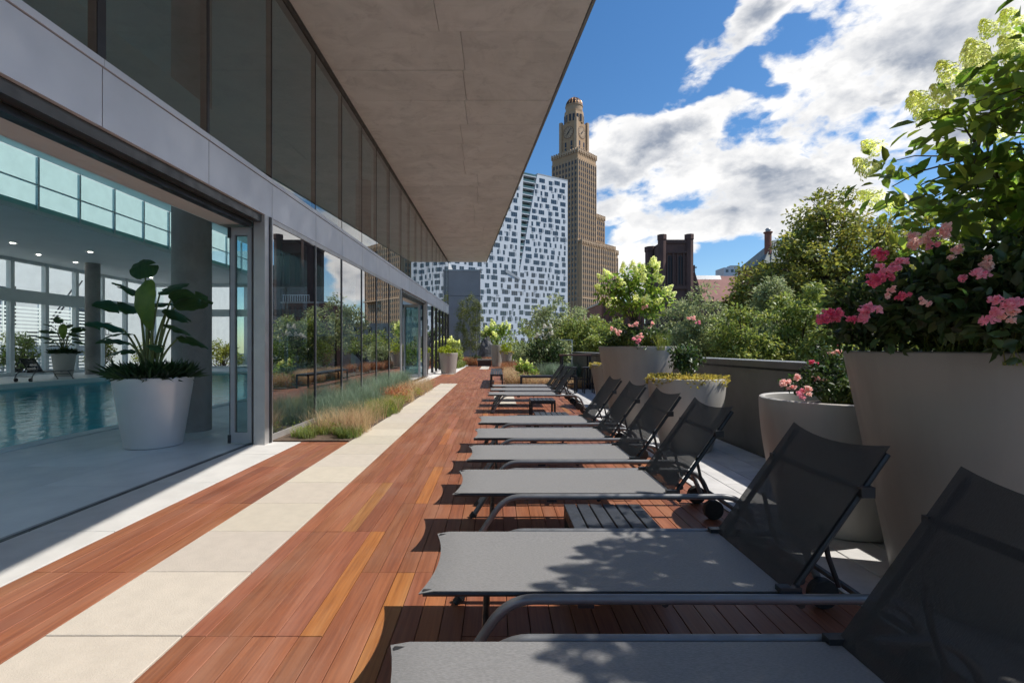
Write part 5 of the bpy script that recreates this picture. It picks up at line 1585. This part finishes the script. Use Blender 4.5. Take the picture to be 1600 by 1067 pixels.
for f in (-2.2, 2.2):
    for zz in (231, 240):
        for e in (0, 1):
            z = zpx(zz) - 1
            if e: MB().box(-q - .08, -q + .05, f - .6, f + .6, z, z + 3).build('stage_window', 'tower_glass', tw)
            else: MB().box(f - .6, f + .6, -q - .08, -q + .05, z, z + 3).build('stage_window', 'tower_glass', tw)
# arcade, drum and dome
oc = MB().lathe([(6.3, zt_), (6.3, zpx(184)), (5.9, zpx(180)), (5.9, zpx(177))], 8, cap=True); oc.build('arcade', 'tower_stone', tw)
for k in range(8):
    a = R(22.5 + 45 * k)
    for o_ in (-1.1, 1.1):
        m_ = MB().box(-.6, .6, -.08, .05, 0, 4.2)
        o = m_.build('arch_window', 'tower_glass', tw); o.location = (6.4 * math.cos(R(22.5)) * math.cos(a) - o_ * math.sin(a), 6.4 * math.cos(R(22.5)) * math.sin(a) + o_ * math.cos(a), zpx(195)); o.rotation_euler = (0, 0, a + R(90))
MB().lathe([(5.2, zpx(177)), (5.2, zpx(169)), (5.5, zpx(169)), (5.5, zpx(167.5))], 24, cap=True).build('drum', 'tower_trim', tw)
zd = zpx(167.5); dh = zpx(154) - zd; prof = [(5.0 * math.cos(R(a)), zd + dh * math.sin(R(a))) for a in range(0, 91, 9)]; prof[-1] = (.15, zd + dh)
MB().lathe(prof, 32).build('dome', 'dome_dark', tw, smooth=True)
for k in range(16):
    a = 2 * math.pi * k / 16
    MB().tube([(r * 1.02 * math.cos(a), r * 1.02 * math.sin(a), z) for r, z in prof], .2, 5, caps=False, up=(0, 0, 1)).build('dome_rib', 'dome_gold', tw)
MB().tube([(0, 0, zd + dh), (0, 0, zd + dh + 1.6)], [.35, .1], 6).build('finial', 'dome_gold', tw)

# ---- brown church
YC = 120; K = YC / F
chx = (1056 - 775) * K
ch = thing('church_tower', 'square dark brownstone church tower with corner turrets and tall louvred openings', 'church', (chx, YC, -9))
def zc_(py): return H + (544 - py) * K + 9
hx = 17.5 * K
MB().box(-hx - .3, hx + .3, 0, 8.5, 0, zc_(380)).build('wall', 'brownstone', ch)
MB().box(-hx - .05, hx + .05, -.3, 8.7, zc_(380.2), zc_(375)).build('parapet', 'brownstone_trim', ch)
for (x, y, r, top) in ((-hx - .6, .2, 1.05, 367), (hx + .6, .2, 1.05, 366.5), (-hx - .7, 8.6, 1.5, 375), (hx + .6, 8.2, 1.05, 370)):
    MB().lathe([(r, 0), (r, zc_(top + 8)), (r * 1.12, zc_(top + 7.5)), (r * 1.12, zc_(top))], 8, (x, y), cap=True).build('turret', 'brownstone', ch)
for x in (-1.5, 1.1):
    mb = MB(); w_ = .55; z0_, z1_ = zc_(444), zc_(404)
    pts = [(x - w_, z0_), (x + w_, z0_), (x + w_, z1_)] + [(x + w_ * math.cos(a * math.pi / 8), z1_ + w_ * 1.3 * math.sin(a * math.pi / 8)) for a in range(1, 8)] + [(x - w_, z1_)]
    solid(mb, pts, -.06, .0); o = mb.build('louvre_opening', 'black_iron', ch)
    fr_ = MB()
    fr_.box(x - w_ - .35, x - w_ - .05, -.35, -.001, z0_ - 1, z1_ + 1.2); fr_.box(x + w_ + .05, x + w_ + .35, -.35, -.001, z0_ - 1, z1_ + 1.2)
    fr_.build('pilaster', 'stone_pale' if False else 'brownstone_trim', ch)
    MB().box(x - .07, x + .07, -.22, -.07, z0_, z1_ + .4).build('mullion', 'brownstone_trim', o)
MB().box(-hx, hx, -.45, -.001, zc_(452), zc_(447)).build('string_course', 'brownstone_trim', ch)
MB().box(-hx, hx, -.45, -.001, zc_(396), zc_(393)).build('string_course', 'brownstone_trim', ch)
nv = thing('church_nave', 'church nave with a red tiled roof and a gable cross beside the brown tower', 'church', ((1098 - 775) * K, YC + 2, -9))
zr0, zr1 = zc_(470), zc_(423)
wN = 24 * K; LN_ = 75 * K
MB().box(-3.6, LN_, 0, 14, 0, zr0).build('wall', 'brownstone', nv)
rf = MB().hexa([(-1.2, -.6, zr0 + .01), (LN_ + 1, -.6, zr0 + .01), (LN_ + 1, 14.6, zr0 + .01), (-1.2, 14.6, zr0 + .01), (-1.2, 6.9, zr1), (LN_ + 1, 6.9, zr1), (LN_ + 1, 7.1, zr1), (-1.2, 7.1, zr1)])
rf.build('roof', 'red_roof', nv)
mb = MB(); solid(mb, [(-3.7, zr0 - 3), (.6, zr0 - 3), (.6, zr0), (-1.6, zc_(424)), (-3.7, zr0)], -1.2, -.2); mb.build('gable', 'brownstone', nv)
cr = MB(); cr.box(-1.75, -1.45, -.9, -.6, zc_(424), zc_(413)); cr.box(-2.2, -1.0, -.89, -.61, zc_(417.5), zc_(415.8)); cr.build('cross', 'brownstone_trim', nv)
MB().hexa([(1.5, 5.5, zr0 + 5.9), (8.3, 5.5, zr0 + 5.9), (8.3, 6.0, zr0 + 5.9), (1.5, 6.0, zr0 + 5.9), (1.5, 6.6, zr1 + .1), (8.3, 6.6, zr1 + .1), (8.3, 6.8, zr1 + .1), (1.5, 6.8, zr1 + .1)]).build('roof_light', 'parapet_cap', nv)
# pale distant block behind the nave
K2 = 260 / F
db = thing('distant_block', 'small pale flat roofed block far behind the red church roof', 'building', ((1150 - 775) * K2, 260, -9))
z2 = H + (544 - 418) * K2 + 9
MB().box(-6.5, 9, 0, 10, 0, z2).build('wall', 'city_panel', db)
for i in range(5): MB().box(-5.5 + i * 2.8, -4.1 + i * 2.8, -.08, .02, z2 - 2.6, z2 - 1.0).build('window', 'city_glass', db)
MB().box(-2, 3, 2, 6, z2, z2 + 1.4).build('roof_plant', 'city_grey', db)
# slate roofed house with a chimney
K3 = 62 / F
hs_ = thing('slate_roofed_house', 'house with ribbed grey green slate roof and round brick chimney above the trees', 'house', ((1232 - 775) * K3, 62, -9))
ze = H + (544 - 412) * K3 + 9; zp = H + (544 - 368) * K3 + 9
MB().box(-3.0, 3.4, 0, 7, 0, ze).build('wall', 'brick_red', hs_)
mb = MB(); mb.v = [(-3.4, -.4, ze), (3.8, -.4, ze), (3.8, 7.4, ze), (-3.4, 7.4, ze), (-.2, 3.2, zp), (.5, 3.8, zp)]
mb.f = [(0, 1, 5, 4), (1, 2, 5), (2, 3, 4, 5), (3, 0, 4), (0, 3, 2, 1)]
roof_ = mb.build('roof', 'slate_roof', hs_)
for i in range(9):
    f = i / 8; x = -3.4 + 7.2 * f
    MB().tube([(x, -.42, ze + .05), (-.2 + .7 * f, 3.15, zp + .05)], .07, 5).build('roof_rib', 'slate_roof', roof_)
cy = MB(); cxx = (1211 - 1232) * K3; zb_ = H + (544 - 385) * K3 + 9; zk = H + (544 - 358) * K3 + 9
cy.lathe([(.42, ze), (.42, zk - .2), (.55, zk - .15), (.55, zk)], 12, (cxx, 1.6), cap=True); cy.build('chimney', 'brick_red', hs_)
MB().lathe([(.3, zk), (.3, zk + .3), (.36, zk + .32), (.2, zk + .5)], 12, (cxx, 1.6), cap=True).build('chimney_pot', 'parapet_cap', hs_)
# terraced brick houses along the street on the right, mostly seen in the reflections of the glass
gcol = ['brick_red', 'brownstone', 'stone_pale', 'brick_red', 'brownstone']
desc = ['red brick terraced house', 'dark brownstone terraced house', 'pale stone terraced house', 'narrow red brick terraced house', 'brownstone house at the end of the terrace']
def town_house(i, x, y, w_, h, m, label, d=9):
    t = thing('terraced_house', label, 'house', (x, y, -9), group='terraced houses across the street')
    MB().box(0, d, 0, w_, 0, h).build('wall', m, t)
    MB().box(-.35, d, -.05, w_ - .05, h + .002, h + .5).build('cornice', 'brownstone_trim', t)
    n = max(2, int(w_ / 1.9))
    for fl_ in range(int(h / 3.3)):
        for k in range(n):
            yy = w_ * (k + .5) / n
            wo = MB().box(-.10, .0, yy - .55, yy + .55, 1.2 + fl_ * 3.3, 3.0 + fl_ * 3.3).build('window', 'city_panel', t)
            MB().box(-.14, -.101, yy - .46, yy + .46, 1.28 + fl_ * 3.3, 2.92 + fl_ * 3.3).build('pane', 'city_glass', wo)
    MB().box(3, 4, .6, 1.6, h + .5, h + 2.0).build('chimney', m, t)
y = 4
for i in range(9):
    w_ = [6, 6.5, 7, 5.5, 6][i % 5]
    town_house(i, 34 + (i % 2) * .3, y, w_, [12.5, 13.2, 12.8, 13.6, 12.2][(i * 2) % 5], gcol[(i * 2) % 5],
               desc[(i * 2) % 5] + ', ' + ['first', 'second', 'third', 'fourth', 'fifth', 'sixth', 'seventh', 'eighth', 'ninth'][i] + ' from the near end of the row'); y += w_ + .02
# brown brick building just behind the farther tall planter
bb = thing('brick_building', 'reddish brick building with a white roof railing behind the farther tall planter', 'building', at(940, 560, 45)[:2] + (-9,))
zt2 = H + (544 - 474) * 45 / F + 9
MB().box(0, 4.0, 0, 8, 0, zt2).build('wall', 'brick_red', bb)
MB().box(-.1, 4.1, -.1, 8.1, zt2 + .001, zt2 + .15).build('coping', 'stone_pale', bb)
for k in range(8): MB().box(.2 + k * .5, .3 + k * .5, -.12, -.001, 7, zt2 - .3).build('brick_rib', 'brownstone', bb)
rr_ = MB()
rr_.box(1.5, 4, .1, .14, zt2 + .75, zt2 + .8)
for k in range(12): rr_.box(1.5 + k * .22, 1.53 + k * .22, .1, .13, zt2 + .15, zt2 + .75)
rr_.build('railing', 'white_plaster', bb)
# far street wall of low roofs closing the view under the towers
fr2 = thing('far_terrace', 'low pale block with many windows closing the street under the clock tower', 'building', (30, 150, -9))
zt3 = H + (544 - 505) * 150 / F + 9
MB().box(-10, 60, 0, 10, 0, zt3).build('wall', 'stone_pale', fr2)
for k in range(30):
    for f_ in range(3): MB().box(-9 + k * 2.3, -8 + k * 2.3, -.08, .02, zt3 - 3 - f_ * 3.4, zt3 - 1.2 - f_ * 3.4).build('window', 'city_glass', fr2)
